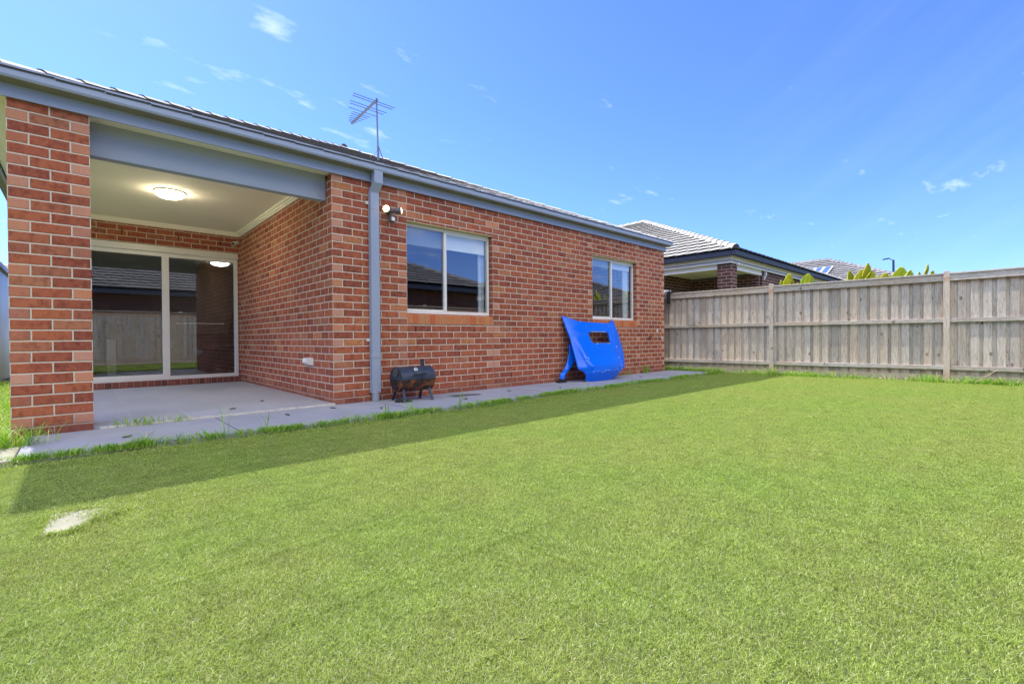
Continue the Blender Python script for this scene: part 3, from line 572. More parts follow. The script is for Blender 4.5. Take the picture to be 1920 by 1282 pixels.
# ================================================================== SMOKER
sm = thing('barrel_smoker', 'black barrel smoker grill with rusty lower half beside the downpipe', 'smoker', (0.86, -0.30, 0.0))
M_SMK = simple('black_enamel', (0.026, 0.036, 0.056, 1), 0.38, nscale=14, namt=0.5, spec=0.5)
m, t, p = mat('rusty_steel'); pos = gpos(t); n = t.noise(pos, 9, 5, 0.65)
t.set(p.inputs['Base Color'], t.ramp(n, [(0.38, (0.02, 0.018, 0.017)), (0.52, (0.07, 0.03, 0.015)), (0.62, (0.26, 0.08, 0.02)), (0.75, (0.12, 0.07, 0.04))])); p.inputs['Roughness'].default_value = 0.7; p.inputs['Metallic'].default_value = 0.2; M_RUST = m
cx0, cx1, cy, cz, r = 0.635, 1.095, -0.28, 0.262, 0.146
def halfbar(a0, a1, rr, xa, xb, n=18):
    mb = MB(); ring = [(cy + rr * math.cos(a0 + (a1 - a0) * i / n), cz + rr * math.sin(a0 + (a1 - a0) * i / n)) for i in range(n + 1)]
    vs = [(xa, y, z) for y, z in ring] + [(xb, y, z) for y, z in ring]; m = n + 1
    mb.add(vs, [(i, i + 1, m + i + 1, m + i) for i in range(n)] + [tuple(range(m)), tuple(range(2 * m - 1, m - 1, -1)), (0, m, 2 * m - 1, m - 1)]); return mb
lid = halfbar(0, math.pi, r + 0.004, cx0 - 0.003, cx1 + 0.003).build('barrel_lid', M_SMK, sm, smooth=True)
brl = halfbar(math.pi, 2 * math.pi, r, cx0, cx1).build('barrel', M_RUST, sm, smooth=True)
mb = MB(); mb.tube([(0.80, cy - 0.15, 0.325), (0.80, cy - 0.185, 0.325), (0.815, cy - 0.19, 0.326), (0.925, cy - 0.19, 0.326), (0.94, cy - 0.185, 0.325), (0.94, cy - 0.15, 0.325)], [0.007, 0.010, 0.012, 0.012, 0.010, 0.007], 10); mb.build('handle', M_BLACK, lid, smooth=True)
c = Vector((0.845, cy, cz)); dn = Vector((0, -math.cos(0.85), math.sin(0.85)))
mb = MB(); mb.tube([c + dn * 0.148, c + dn * 0.160], 0.023, 20); th = mb.build('thermometer', M_WHITE, lid, smooth=True)
mb = MB(); mb.tube([c + dn * 0.1605, c + dn * 0.1612], 0.012, 16); mb.build('dial', M_GREYP, th)
def vent(y, z, rr, m2):
    mb = MB(); mb.tube([(cx0 - 0.010, y, z), (cx0 - 0.003, y, z)], rr, 24); o = mb.build('air_vent', M_SMK, sm, smooth=True)
    mb = MB()
    for k in range(24):
        a = k * math.pi / 12; b = (k + 1) * math.pi / 12
        mb.beam((cx0 - 0.013, y + rr * .93 * math.cos(a), z + rr * .93 * math.sin(a)), (cx0 - 0.013, y + rr * .93 * math.cos(b), z + rr * .93 * math.sin(b)), 0.006, 0.005, up=(1, 0, 0))
    for k in range(3):
        a = 0.3 + k * math.pi / 3; mb.beam((cx0 - 0.013, y - rr * .9 * math.cos(a), z - rr * .9 * math.sin(a)), (cx0 - 0.013, y + rr * .9 * math.cos(a), z + rr * .9 * math.sin(a)), 0.006, 0.007, up=(1, 0, 0))
    mb.build('vent_rim', m2, o)
vent(cy - 0.01, 0.345, 0.048, simple('dull_metal', (0.20, 0.18, 0.16, 1), 0.5, metal=0.5)); vent(cy, 0.185, 0.052, M_RUST)
mb = MB(); mb.tube([(1.055, cy + 0.09, 0.36), (1.055, cy + 0.09, 0.475), (1.055, cy + 0.09, 0.476), (1.055, cy + 0.09, 0.49)], [0.024, 0.024, 0.028, 0.028], 16); mb.build('chimney', M_SMK, sm, smooth=True)
for x in (0.68, 1.04):
    for sy in (-1, 1):
        mb = MB(); mb.beam((x + (0.005 if x < .8 else 0.0), cy + sy * 0.085, 0.145), (x + (-0.01 if x < .8 else 0.012), cy + sy * 0.15, 0.0), 0.032, 0.012, up=(0, 1, 0)); mb.build('leg', M_SMK, sm, bevel=0.002)
for x in (0.675, 1.05):
    mb = MB(); mb.tube([(x, cy - 0.14, 0.03), (x, cy + 0.14, 0.03)], 0.005, 6); mb.build('brace', M_SMK, sm)
mb = MB(); mb.beam((0.58, -0.36, 0.014), (0.76, -0.42, 0.016), 0.018, 0.02); mb.beam((0.60, -0.33, 0.02), (0.70, -0.37, 0.018), 0.03, 0.03); mb.beam((0.74, -0.47, 0.012), (0.66, -0.35, 0.012), 0.014, 0.014)
tl_ = mb.build('grill_tongs', M_BLACK, loc=(0.66, -0.38, 0.0), bevel=0.003); tag(tl_, 'black grill tool lying on the path under the smoker', 'tool')

# ================================================================== CAR BONNET + FENDER
m, t, p = mat('blue_car_paint'); pos = gpos(t); nz = t.noise(pos, 7, 5, 0.6)
t.set(p.inputs['Base Color'], t.mix(t.rng(t.noise(pos, 38, 2, 0.6), 0.74, 0.78, 0, 0.6), (0.0, 0.135, 0.80, 1), (0.14, 0.34, 0.70, 1)))
t.set(p.inputs['Roughness'], t.rng(nz, 0.3, 0.7, 0.22, 0.36)); p.inputs['Coat Weight'].default_value = 0.75; p.inputs['Coat Roughness'].default_value = 0.02; p.inputs['Specular IOR Level'].default_value = 0.0; p.inputs['Metallic'].default_value = 0.0; M_BLUE = m
bonnet = thing('car_bonnet', 'bright blue car bonnet with a cut-out scoop hole leaning on the brick wall', 'car bonnet', (4.6, -0.42, 0.0))
O = Vector((4.5, -0.42, 0.0)); bb = Vector((0, 0.40, 1.09)).normalized(); nn = Vector((0, -0.9388, 0.3445)); ax = Vector((1, 0, 0))
Lp = [(-.583, 1.19), (-.565, .95), (-.548, .763), (-.555, .50), (-.564, .227), (-.441, .171), (-.400, .125), (-.375, .06), (-.33, .004)]
Rp = [(.861, 1.167), (.883, 1.109), (.90, .95), (.892, .764), (.878, .538), (.83, .36), (.801, .294), (.751, .199), (.558, .113), (.44, .04), (.36, -.002)]
def topb(a): # top outline height by a
    P_ = [(-.583, 1.19), (-.499, 1.157), (-.371, 1.108), (-.235, 1.07), (-.017, 1.053), (.215, 1.047), (.574, 1.047), (.705, 1.074), (.80, 1.12), (.861, 1.167), (.95, 1.167)]
    return float(np.interp(a, [q[0] for q in P_], [q[1] for q in P_]))
def side_at(Pl, b): return float(np.interp(b, [q[1] for q in Pl[::-1]], [q[0] for q in Pl[::-1]]))
hole = [(-.098, .842), (-.026, .873), (.432, .872), (.494, .841), (.493, .779), (.453, .64), (-.06, .642), (-.103, .701), (-.096, .795)]
def inpoly(a, b, P_):
    c = False; j = len(P_) - 1
    for i in range(len(P_)):
        if (P_[i][1] > b) != (P_[j][1] > b) and a < (P_[j][0] - P_[i][0]) * (b - P_[i][1]) / (P_[j][1] - P_[i][1]) + P_[i][0]: c = not c
        j = i
    return c
def surf(a, b, l, r_):
    s = (a - l) / (r_ - l); q = max(0.0, 1 - (2 * s - 1) ** 2)
    h = 0.075 * q ** 0.8
    # raised centre panel between two creases that converge towards the nose
    cl = -0.47 + 0.16 * (0.75 - min(b, 0.75)) / 0.75; cr = 0.70 - 0.22 * (0.75 - min(b, 0.75)) / 0.75
    sg = lambda v: 1 / (1 + math.exp(-max(-40, min(40, v))))
    k = 0.050 * sg((a - cl) / 0.009) * sg((cr - a) / 0.009); h += k * min(1, max(0, (0.80 - b) / 0.55))
    h += 0.012 * sg((a - (cr + 0.09)) / 0.008) * min(1, max(0, (0.70 - b) / 0.5))
    h -= 0.030 * sg((b - 0.93) / 0.02) * 0.3
    h += 0.035 * math.exp(-((b - 0.22) / 0.12) ** 2) * q
    # nose lip rolls back under towards the ground
    if b < 0.135: h -= 0.115 * ((0.135 - b) / 0.135) ** 1.15
    return O + ax * a + bb * b + nn * (h + 0.015)
NR, NC = 74, 84; V = {}; mbh = MB(); vid = {}
def gp(i, j):
    rr = i / NR; s = j / NC
    # blended rows: nose row is curved, top row follows the notched outline
    b = -0.022 + rr * 1.09
    for _ in range(2):
        l = side_at(Lp, min(1.19, b)); r_ = side_at(Rp, min(1.167, b)); a = l + s * (r_ - l); top = topb(a)
        bot = -0.022 + 0.036 * abs(2 * s - 1) ** 3; b = bot + (top - bot) * rr
    if abs(a - 0.2) < 0.33 and 0.60 < b < 0.90: pass
    return a, b, surf(a, b, l, r_)
import bmesh
grid = [[gp(i, j) for j in range(NC + 1)] for i in range(NR + 1)]
vs = [grid[i][j][2] for i in range(NR + 1) for j in range(NC + 1)]; fs = []
for i in range(NR):
    for j in range(NC):
        a = (grid[i][j][0] + grid[i + 1][j + 1][0]) / 2; b = (grid[i][j][1] + grid[i + 1][j + 1][1]) / 2
        if not inpoly(a, b, hole): fs.append((i * (NC + 1) + j, i * (NC + 1) + j + 1, (i + 1) * (NC + 1) + j + 1, (i + 1) * (NC + 1) + j))
# rake the panel: top of the bonnet leans to the wall
mbh.add(vs, fs); ho = mbh.build('bonnet_panel', M_BLUE, bonnet, smooth=True)
for q in ho.data.polygons: q.use_smooth = True
so_ = ho.modifiers.new('thickness', 'SOLIDIFY'); so_.thickness = 0.012; so_.offset = 0.0
def hp(a, b, off=0.0):
    l = side_at(Lp, b); r_ = side_at(Rp, b); return surf(a, b, l, r_) + nn * off
mb = MB()
for q in range(len(hole)):
    a0, b0 = hole[q]; a1, b1 = hole[(q + 1) % len(hole)]; mb.beam(hp(a0, b0, -0.012), hp(a1, b1, -0.012), 0.035, 0.020, up=nn)
mb.build('hole_rim', simple('dark_blue_inner', (0.004, 0.05, 0.30, 1), 0.5), bonnet)
mb = MB()
for a0, a1, b_ in ((-.02, .42, .868), (0.0, .43, .640)): mb.beam(hp(a0, b_, 0.004), hp(a1, b_, 0.004), 0.014, 0.010, up=nn)
mb.build('bare_metal_edge', simple('bare_metal', (0.45, 0.47, 0.50, 1), 0.4, metal=0.5), bonnet)
mb = MB()   # silver rampant emblem near the nose corner
for (a0, b0, a1, b1, w_) in ((.500, .215, .520, .165, .020), (.515, .17, .535, .115, .022), (.490, .200, .515, .205, .010), (.505, .16, .490, .145, .010), (.52, .14, .505, .12, .010), (.535, .14, .552, .155, .009), (.53, .12, .545, .095, .010)):
    mb.beam(hp(a0, b0, 0.008), hp(a1, b1, 0.008), w_, 0.006, up=nn)
mb.build('badge', simple('silver_badge', (0.7, 0.7, 0.7, 1), 0.3, metal=0.6), bonnet)
mb = MB()
M_CHIPGLINT = simple('chip_and_glint', (0.42, 0.52, 0.66, 1), 0.6)
for i in range(34):
    a0 = -0.34 + i * 0.0225 + random.uniform(-.004, .004); b0 = 0.128 + 0.012 * math.sin(i * .5) + random.uniform(-.004, .004)
    if random.random() < 0.72: mb.beam(hp(a0, b0, 0.0075), hp(a0 + random.uniform(.008, .022), b0 + random.uniform(-.004, .004), 0.0075), random.uniform(.003, .007), 0.002, up=nn)
for a0, b0, l_ in ((-.395, .44, .05), (-.385, .36, .03), (-.33, .40, .03), (.52, .30, .05), (.525, .38, .04), (.55, .20, .03), (.60, 1.0, .012), (.60, .60, .05)):  # chips, plus pale marks that paint highlights on the left crease
    mb.beam(hp(a0, b0, 0.0075), hp(a0 + l_ * .4, b0 - l_, 0.0075), 0.010, 0.002, up=nn)
o_ = mb.build('chips_and_glints', M_CHIPGLINT, bonnet); o_['kind'] = 'stuff'
for a0, b0 in ((.03, .97), (.47, .975)): mb = MB(); mb.tube([hp(a0, b0, 0.002), hp(a0, b0, 0.008)], 0.008, 8); mb.build('washer_jet', M_BLACK, bonnet)
fd = thing('car_fender', 'narrow curved blue car panel standing behind the bonnet', 'car panel', (3.95, -0.12, 0.0))
fl = [(4.044, .63), (4.035, .481), (3.959, .324), (3.861, .192), (3.758, .135), (3.749, .041)]
fr_ = [(4.35, .66), (4.30, .479), (4.22, .36), (4.10, .27), (3.93, .16), (3.83, .035)]
mb = MB(); K = 14; vs = []
for i in range(25):
    f_ = i / 24; kk = f_ * 5; i0 = min(4, int(kk)); w_ = kk - i0
    l = (fl[i0][0] * (1 - w_) + fl[i0 + 1][0] * w_, fl[i0][1] * (1 - w_) + fl[i0 + 1][1] * w_); r_ = (fr_[i0][0] * (1 - w_) + fr_[i0 + 1][0] * w_, fr_[i0][1] * (1 - w_) + fr_[i0 + 1][1] * w_)
    for j in range(K + 1):
        s = j / K; vs.append((l[0] + s * (r_[0] - l[0]), -0.12 - 0.05 * math.sin(s * math.pi) - 0.0 * s + 0.05 * (1 - f_), l[1] + s * (r_[1] - l[1])))
mb.add(vs, [(i * (K + 1) + j, i * (K + 1) + j + 1, (i + 1) * (K + 1) + j + 1, (i + 1) * (K + 1) + j) for i in range(24) for j in range(K)])
fo = mb.build('fender_panel', M_BLUE, fd, smooth=True); q = fo.modifiers.new('thickness', 'SOLIDIFY'); q.thickness = 0.010
mb = MB(); mb.box(3.66, 3.84, -0.20, -0.10, 0.0, 0.028); mb.box(3.74, 3.82, -0.17, -0.11, 0.028, 0.06); mb.build('rubber_end', M_BLACK, fd, bevel=0.008)

# ================================================================== TIMBER FENCE
def fence(name, pts, label, zb=-0.06, face=1, ledges=(0.03,), seed=1, simple_=False):
    rs = random.Random(seed); f = thing(name, label, 'fence', (pts[0][0], pts[0][1], zb))
    P_ = [Vector((p[0], p[1], 0)) for p in pts]
    pal = MB(); bk = MB(); rails = [MB() for _ in range(3)]; pl = MB()
    for i in range(len(P_) - 1):
        a, b = P_[i], P_[i + 1]; d = (b - a).normalized(); L = (b - a).length; nv = Vector((d.y, -d.x, 0)) * face    # towards viewer
        s = -0.02; alt = 0
        while s < L:
            front = alt % 2 == 0; wd = rs.uniform(0.096, 0.104)
            c = a + d * (s + (0.05 if front else 0.124)) - nv * (0.006 if front else 0.030); hh = 1.695 + rs.uniform(-0.006, 0.006); yaw = rs.uniform(-0.05, 0.02) * face
            dd = (d + nv * yaw).normalized(); e = dd * wd / 2; u = nv * 0.0075
            vs = [c - e - u, c + e - u, c + e + u, c - e + u]
            pal.add([Vector((v.x, v.y, zb + 0.13)) for v in vs] + [Vector((v.x, v.y, hh)) for v in vs], [(0, 3, 2, 1), (4, 5, 6, 7), (0, 1, 5, 4), (1, 2, 6, 5), (2, 3, 7, 6), (3, 0, 4, 7)], rs.random(), 0.0)
            if not front: s += 0.148 + rs.uniform(-.006, .006)
            alt += 1
        def rail(z, h, w_, off, mbx, lf=0.0, lift=0):
            mbx.beam(a + d * 0.0 + nv * off + Vector((0, 0, z)), b + nv * off + Vector((0, 0, z + lift)), w_, h, r=rs.random(), g=1.0)
        rail(0.200, 0.068, 0.050, 0.027, rails[0]); rail(0.985, 0.068, 0.050, 0.027, rails[1])
        rail(1.688, 0.105, 0.028, 0.032, rails[2]); rail(1.754, 0.026, 0.100, 0.012, rails[2])
        pl.beam(a - nv * 0.012 + Vector((0, 0, zb + 0.065)), b - nv * 0.012 + Vector((0, 0, zb + 0.065)), 0.03, 0.15, r=rs.random(), g=1.0)
    pal.build('palings', M_WOOD, f, bevel=0.0015); pl.build('plinth_board', M_PLINTH, f)
    for k, r_ in enumerate(rails): r_.build('rail' if k < 2 else 'capping_rail', M_WOOD, f, bevel=0.004)
    for i in range(len(P_)):
        if simple_: break
        dv = (P_[min(i + 1, len(P_) - 1)] - P_[max(i - 1, 0)]).normalized(); nv = Vector((dv.y, -dv.x, 0)) * face; c = P_[i] + nv * 0.030
        mb = MB(); hh = 1.80 + 0.01 * (i % 2); e = 0.040; w_ = 0.032
        prof = [(-e, zb), (e, zb), (e, hh - .02), (e * 0.7, hh), (-e * 0.5, hh + .004), (-e, hh - .01)]
        vs = [c + dv * q[0] - nv * w_ + Vector((0, 0, q[1])) for q in prof] + [c + dv * q[0] + nv * w_ + Vector((0, 0, q[1])) for q in prof]; n_ = len(prof)
        mb.add(vs, [tuple(range(n_)), tuple(range(2 * n_ - 1, n_ - 1, -1))] + [(k, k + n_, (k + 1) % n_ + n_, (k + 1) % n_) for k in range(n_)], rs.random() * 0.6, 0.0)
        mb.build('post', M_WOOD, f, bevel=0.004)
    return f
fence('timber_fence', [(8.10, 0.72), (8.265, -1.89), (8.47, -4.50), (8.42, -7.1)], 'weathered grey timber paling fence along the far side of the lawn', face=1, seed=3)
fence('timber_fence', [(8.42, -7.1), (5.8, -7.05), (3.2, -7.0), (0.6, -6.95), (-2.0, -6.9), (-4.6, -6.9)], 'timber paling fence behind the camera, mirrored in the house windows', face=-1, seed=9)

# ================================================================== NEIGHBOUR HOUSE (rear right)
nh = thing('neighbour_house', 'neighbouring brown brick house with pale tiled roof and cream patio beams beyond the fence', 'house', (16.0, 6.0, 0.0))
GX, GY, GZ = 9.76, -0.59, 2.80
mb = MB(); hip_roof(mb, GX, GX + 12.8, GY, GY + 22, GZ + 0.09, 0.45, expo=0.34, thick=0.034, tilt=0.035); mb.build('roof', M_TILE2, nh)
npth = lambda o: [(GX + .12 - o, GY + 22), (GX + .12 - o, GY + .12 - o), (GX + 12.7 + o, GY + .12 - o), (GX + 12.7 + o, GY + 22)]
mb = MB(); mb.sweep([(0.0, GZ - 0.03), (0.115, GZ - 0.03), (0.12, GZ + 0.09), (0.0, GZ + 0.09)], npth); mb.build('gutter', M_DGUT, nh)
mb = MB(); mb.sweep([(-0.02, GZ - 0.19), (0.0, GZ - 0.19), (0.0, GZ + 0.06), (-0.02, GZ + 0.06)], lambda o: [(GX + .20 - o, GY + 22), (GX + .20 - o, GY + .20 - o), (GX + 12.6, GY + .20 - o)]); mb.build('fascia', M_CREAM, nh)
mb = MB(); mb.box(10.07, 10.18, 0.0, 5.0, 2.49, 2.66); mb.box(10.40, 12.3, -0.30, -0.19, 2.49, 2.66); mb.build('patio_beam', M_CREAM, nh)
mb = MB(); mb.box(GX + .2, 22.4, GY + .2, 20, 2.662, 2.68); mb.build('soffit', M_CREAM, nh)
mb = MB(); mb.box(10.17, 12.15, -0.08, 1.7, 2.55, 2.57); mb.build('patio_ceiling', M_CEIL, nh)
mb = MB(); mb.box(10.04, 10.39, -0.37, -0.01, -0.1, 2.658); mb.build('pillar', M_BROWN, nh)
mb = MB(); mb.box(10.06, 12.10, 1.70, 1.81, -0.1, 2.66); mb.box(12.10, 12.21, -0.29, 1.70, -0.1, 2.485); mb.box(12.31, 22.3, -0.31, -0.20, -0.1, 2.66); mb.box(10.06, 10.17, 1.81, 20, -0.1, 2.465); mb.build('wall', M_BROWN, nh)
mb = MB(); mb.box(12.45, 12.55, -0.36, -0.27, 2.5, 2.62); mb.beam((12.5, -.31, 2.5), (12.44, -.25, 2.32), .08, .07, up=(0, 1, 0)); mb.box(12.40, 12.48, -0.29, -0.21, 0, 2.32); mb.build('downpipe', M_WHITE, nh)
mb = MB(); mb.tube([(10.28, -.43, 2.60), (10.28, -.47, 2.56)], [.05, .03], 12); mb.build('eave_spotlight', M_WHITE, nh, smooth=True)
mb = MB(); mb.box(12.2, 12.6, 7.5, 7.9, 3.86, 4.06); mb.beam((12.4, 7.6, 4.05), (12.5, 7.8, 4.35), 0.05, 0.05); mb.build('roof_flue', M_DGUT, nh)

# clothes line bracket with hanging cloth between house corner and fence
cl_ = thing('clothes_line', 'white folding clothes line frame sticking out past the house corner', 'clothes line', (7.36, 0.45, 1.78))
mb = MB(); mb.beam((7.36, 0.75, 1.80), (8.10, 0.25, 1.82), 0.03, 0.03); mb.beam((7.36, 0.20, 1.80), (8.10, 0.25, 1.82), 0.03, 0.03); mb.beam((7.36, 0.35, 1.62), (7.95, 0.28, 1.80), 0.022, 0.022); mb.build('frame', M_WHITE, cl_)
for x_, y_ in ((7.6, .55), (7.85, .42)): mb = MB(); mb.tube([(x_, 0.245, 1.825), (x_, y_, 1.825)], 0.003, 5); mb.build('line', M_WHITE, cl_)
mb = MB(); vs = []
for i in range(9):
    for j in range(9): vs.append((7.90 + 0.16 * i / 8, 0.22 + 0.015 * math.sin(i * 1.7 + j * .3), 1.815 - 0.30 * j / 8 - 0.02 * math.sin(i)))
mb.add(vs, [(j + i * 9, j + 1 + i * 9, j + 10 + i * 9, j + 9 + i * 9) for i in range(8) for j in range(8)])
ck = mb.build('hanging_cloth', M_CLOTH, loc=(7.98, 0.22, 1.5), smooth=True); q = ck.modifiers.new('thickness', 'SOLIDIFY'); q.thickness = 0.006; tag(ck, 'black cloth hanging from the clothes line by the fence end', 'cloth')

# ================================================================== FAR HOUSE with solar panels
fh = thing('far_house', 'distant house with grey tiled hip roof and solar panels', 'house', (30.8, 9.0, 0.0))
ax_, ay_, az_ = 30.84, 2.42, 5.26; tt = 6.2; s_ = 0.43
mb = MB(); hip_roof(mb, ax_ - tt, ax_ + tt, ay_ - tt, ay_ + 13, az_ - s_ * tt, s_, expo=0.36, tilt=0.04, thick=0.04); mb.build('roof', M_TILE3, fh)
mb = MB(); zz = az_ - s_ * tt - 0.02; mb.box(ax_ - tt + .5, ax_ + tt - .5, ay_ - tt + .5, ay_ + 12.5, -0.1, zz); mb.build('wall', M_BROWN, fh)
mb = MB(); mb.box(ax_ - tt, ax_ + tt, ay_ - tt, ay_ + 13, zz - 0.12, zz - 0.001); mb.build('eaves', M_DGUT, fh)
def rp(x, y, o=0.0): return Vector((x, y, az_ - s_ * (ax_ - x) + o))
M_PV = simple('solar_glass', (0.10, 0.16, 0.30, 1), 0.15, nscale=3, namt=0.2)
for k in range(5):
    y0 = 1.75 + k * 0.42; y1 = y0 + 0.40; x0, x1 = 27.9, 29.1
    mb = MB(); vs = [rp(x0, y0, .12), rp(x1, y0, .12), rp(x1, y1, .12), rp(x0, y1, .12), rp(x0, y0, .17), rp(x1, y0, .17), rp(x1, y1, .17), rp(x0, y1, .17)]
    mb.add(vs, [(0, 3, 2, 1), (4, 5, 6, 7), (0, 1, 5, 4), (1, 2, 6, 5), (2, 3, 7, 6), (3, 0, 4, 7)]); pn = mb.build('solar_panel', M_WHITE, fh)
    mb = MB(); mb.add([rp(x0 + .05, y0 + .05, .175), rp(x1 - .05, y0 + .05, .175), rp(x1 - .05, y1 - .05, .175), rp(x0 + .05, y1 - .05, .175)], [(0, 1, 2, 3)]); mb.build('panel_glass', M_PV, pn)
mb = MB(); mb.tube([(30.84, 6.5, 5.2), (30.84, 6.5, 5.62)], 0.07, 10); mb.tube([(30.84, 6.5, 5.60), (30.84, 6.5, 5.72)], 0.13, 10); mb.build('flue', M_DGUT, fh)
lp = thing('street_lamp', 'thin distant street lamp above the fence top', 'street lamp', (55.47, 2.81, 0.0))
mb = MB(); mb.tube([(55.47, 2.81, 0), (55.47, 2.81, 8.0)], [0.13, 0.09], 8); mb.build('pole', M_DGUT, lp, smooth=True)
mb = MB(); mb.beam((55.47, 2.85, 7.95), (55.4, 3.15, 8.18), 0.06, 0.06); mb.beam((55.4, 3.1, 8.18), (55.3, 3.6, 8.10), 0.2, 0.10); mb.build('lamp_head', M_DGUT, lp)

# houses behind the camera, seen mirrored in the glass
def back_house(x0, x1, yf, label, seed):
    o = thing('rear_house', label, 'house', ((x0 + x1) / 2, yf - 6, 0.0))
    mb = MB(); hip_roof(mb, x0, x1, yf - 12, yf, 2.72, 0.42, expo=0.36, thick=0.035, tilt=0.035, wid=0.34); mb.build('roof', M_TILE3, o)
    mb = MB(); mb.box(x0 + 0.02, x1 - 0.02, yf - 12, yf - 0.02, 2.52, 2.70); mb.build('eaves', M_DGUT, o)
    mb = MB(); mb.box(x0 + .5, x1 - .5, yf - 11.5, yf - .5, -0.1, 2.52); mb.build('wall', M_BRICK, o)
back_house(-14, 10.2, -8.9, 'brick house behind the camera, mirrored in the patio door and left window', 5)
back_house(13.5, 26, -9.5, 'second brick house behind the camera, mirrored in the right window', 6)

# ================================================================== LEFT SIDE
ph = thing('left_house', 'neighbouring house far left with pale roof seen past the brick pillar', 'house', (-8.5, 26.0, 0.0))
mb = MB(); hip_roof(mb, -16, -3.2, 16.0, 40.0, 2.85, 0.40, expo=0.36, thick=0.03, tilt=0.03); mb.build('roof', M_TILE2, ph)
mb = MB(); mb.box(-15.5, -3.45, 16.3, 39.5, -0.1, 2.85); mb.build('wall', M_BROWN, ph)
sh = thing('steel_shed', 'blue-grey ribbed steel shed seen left of the brick pillar', 'shed', (-4.2, 10.5, 0.0))
mb = MB()
for i in range(24):
    x = -6.6 + i * 0.135; mb.box(x, x + 0.09, 8.94, 9.0, -0.1, 2.30); 
mb.box(-6.6, -3.36, 9.0, 12.0, -0.1, 2.30); mb.build('shed_wall', M_STEEL, sh)
mb = MB(); mb.box(-6.7, -3.30, 8.86, 12.1, 2.302, 2.40); mb.build('shed_roof', M_STEEL, sh)
tk = MB(); tk.beam((-3.05, 1.0, -0.1), (-2.98, 1.75, 0.60), 0.035, 0.025); tag(tk.build('timber_stake', M_WOOD, loc=(-3.05, 1.0, -0.1)), 'thin timber stake leaning in the sunlit grass left of the pillar', 'stake')

# ================================================================== PAVER in the lawn
mb = MB(); o2 = [(-2.245, -2.655), (-2.175, -2.68), (-2.127, -2.66), (-2.076, -2.57), (-2.02, -2.55), (-2.00, -2.453), (-2.06, -2.39), (-2.225, -2.345)]
mb.add([(x, y, -0.09) for x, y in o2] + [(x, y, -0.0285) for x, y in o2], [tuple(range(8))[::-1], tuple(range(8, 16))] + [(i, (i + 1) % 8, (i + 1) % 8 + 8, i + 8) for i in range(8)])
tag(mb.build('paving_stone', M_SLAB, loc=(-2.15, -2.53, -0.09), bevel=0.006), 'pale concrete paver half sunk in the lawn at lower left', 'paver')

# ================================================================== GRASS
def blades(n, xy, hmin, hmax, wmin, wmax, lean, segs=2, curl=1.0, rpow=1.0, z=-0.052):
    """vectorised bent blades -> verts, faces, rnd"""
    ang = rng.uniform(0, 2 * np.pi, n); h = rng.uniform(hmin, hmax, n); wd = rng.uniform(wmin, wmax, n); ln = rng.uniform(0.15, 1.0, n) * lean * h
    dirx, diry = np.cos(ang), np.sin(ang); fa = ang + np.pi / 2 + rng.uniform(-.7, .7, n); px, py = np.cos(fa), np.sin(fa)
    vs = []; zz = z if np.ndim(z) else np.full(n, z)
    for k in range(segs + 1):
        f = k / segs; cx = xy[:, 0] + dirx * ln * f ** (1 + curl); cy = xy[:, 1] + diry * ln * f ** (1 + curl); cz = zz + h * (f - 0.28 * lean * curl * f * f)
        if k < segs:
            w_ = wd * (1 - 0.45 * f) / 2; vs += [np.stack([cx - px * w_, cy - py * w_, cz], 1), np.stack([cx + px * w_, cy + py * w_, cz], 1)]
        else: vs += [np.stack([cx, cy, cz], 1)]
    nv = 2 * segs + 1; V = np.stack(vs, 1).reshape(-1, 3); base = np.arange(n) * nv
    quads = [np.stack([base + 2 * k, base + 2 * k + 1, base + 2 * k + 3, base + 2 * k + 2], 1) for k in range(segs - 1)]
    tri = np.stack([base + 2 * segs - 2, base + 2 * segs - 1, base + 2 * segs], 1)
    r = rng.uniform(0, 1, n) ** rpow
    return V, quads, tri, r
def grass_obj(name, sets, m, loc=(0, 0, 0)):
    Vs = []; loops = []; starts = []; rr = []; vo = 0; lo = 0
    for V, quads, tri, r in sets:
        Vs.append(V)
        for q in quads: loops.append((q + vo).ravel()); starts.append(lo + np.arange(len(q)) * 4); lo += q.size; rr.append(r)
        loops.append((tri + vo).ravel()); starts.append(lo + np.arange(len(tri)) * 3); lo += tri.size; rr.append(r); vo += len(V)
    V = np.concatenate(Vs) - np.array(loc); L = np.concatenate(loops).astype(np.int32); St = np.concatenate(starts).astype(np.int32); rr = np.concatenate(rr).astype(np.float32)
    me = bpy.data.meshes.new(name); me.vertices.add(len(V)); me.vertices.foreach_set('co', V.astype(np.float32).ravel()); me.loops.add(len(L)); me.loops.foreach_set('vertex_index', L)
    me.polygons.add(len(St)); me.polygons.foreach_set('loop_start', St); me.update(calc_edges=True); me.validate()
    me.attributes.new('rnd', 'FLOAT', 'FACE').data.foreach_set('value', rr[:len(me.polygons)]); me.materials.append(m)
    o = bpy.data.objects.new(name, me); C.objects.link(o); o.location = loc; return o
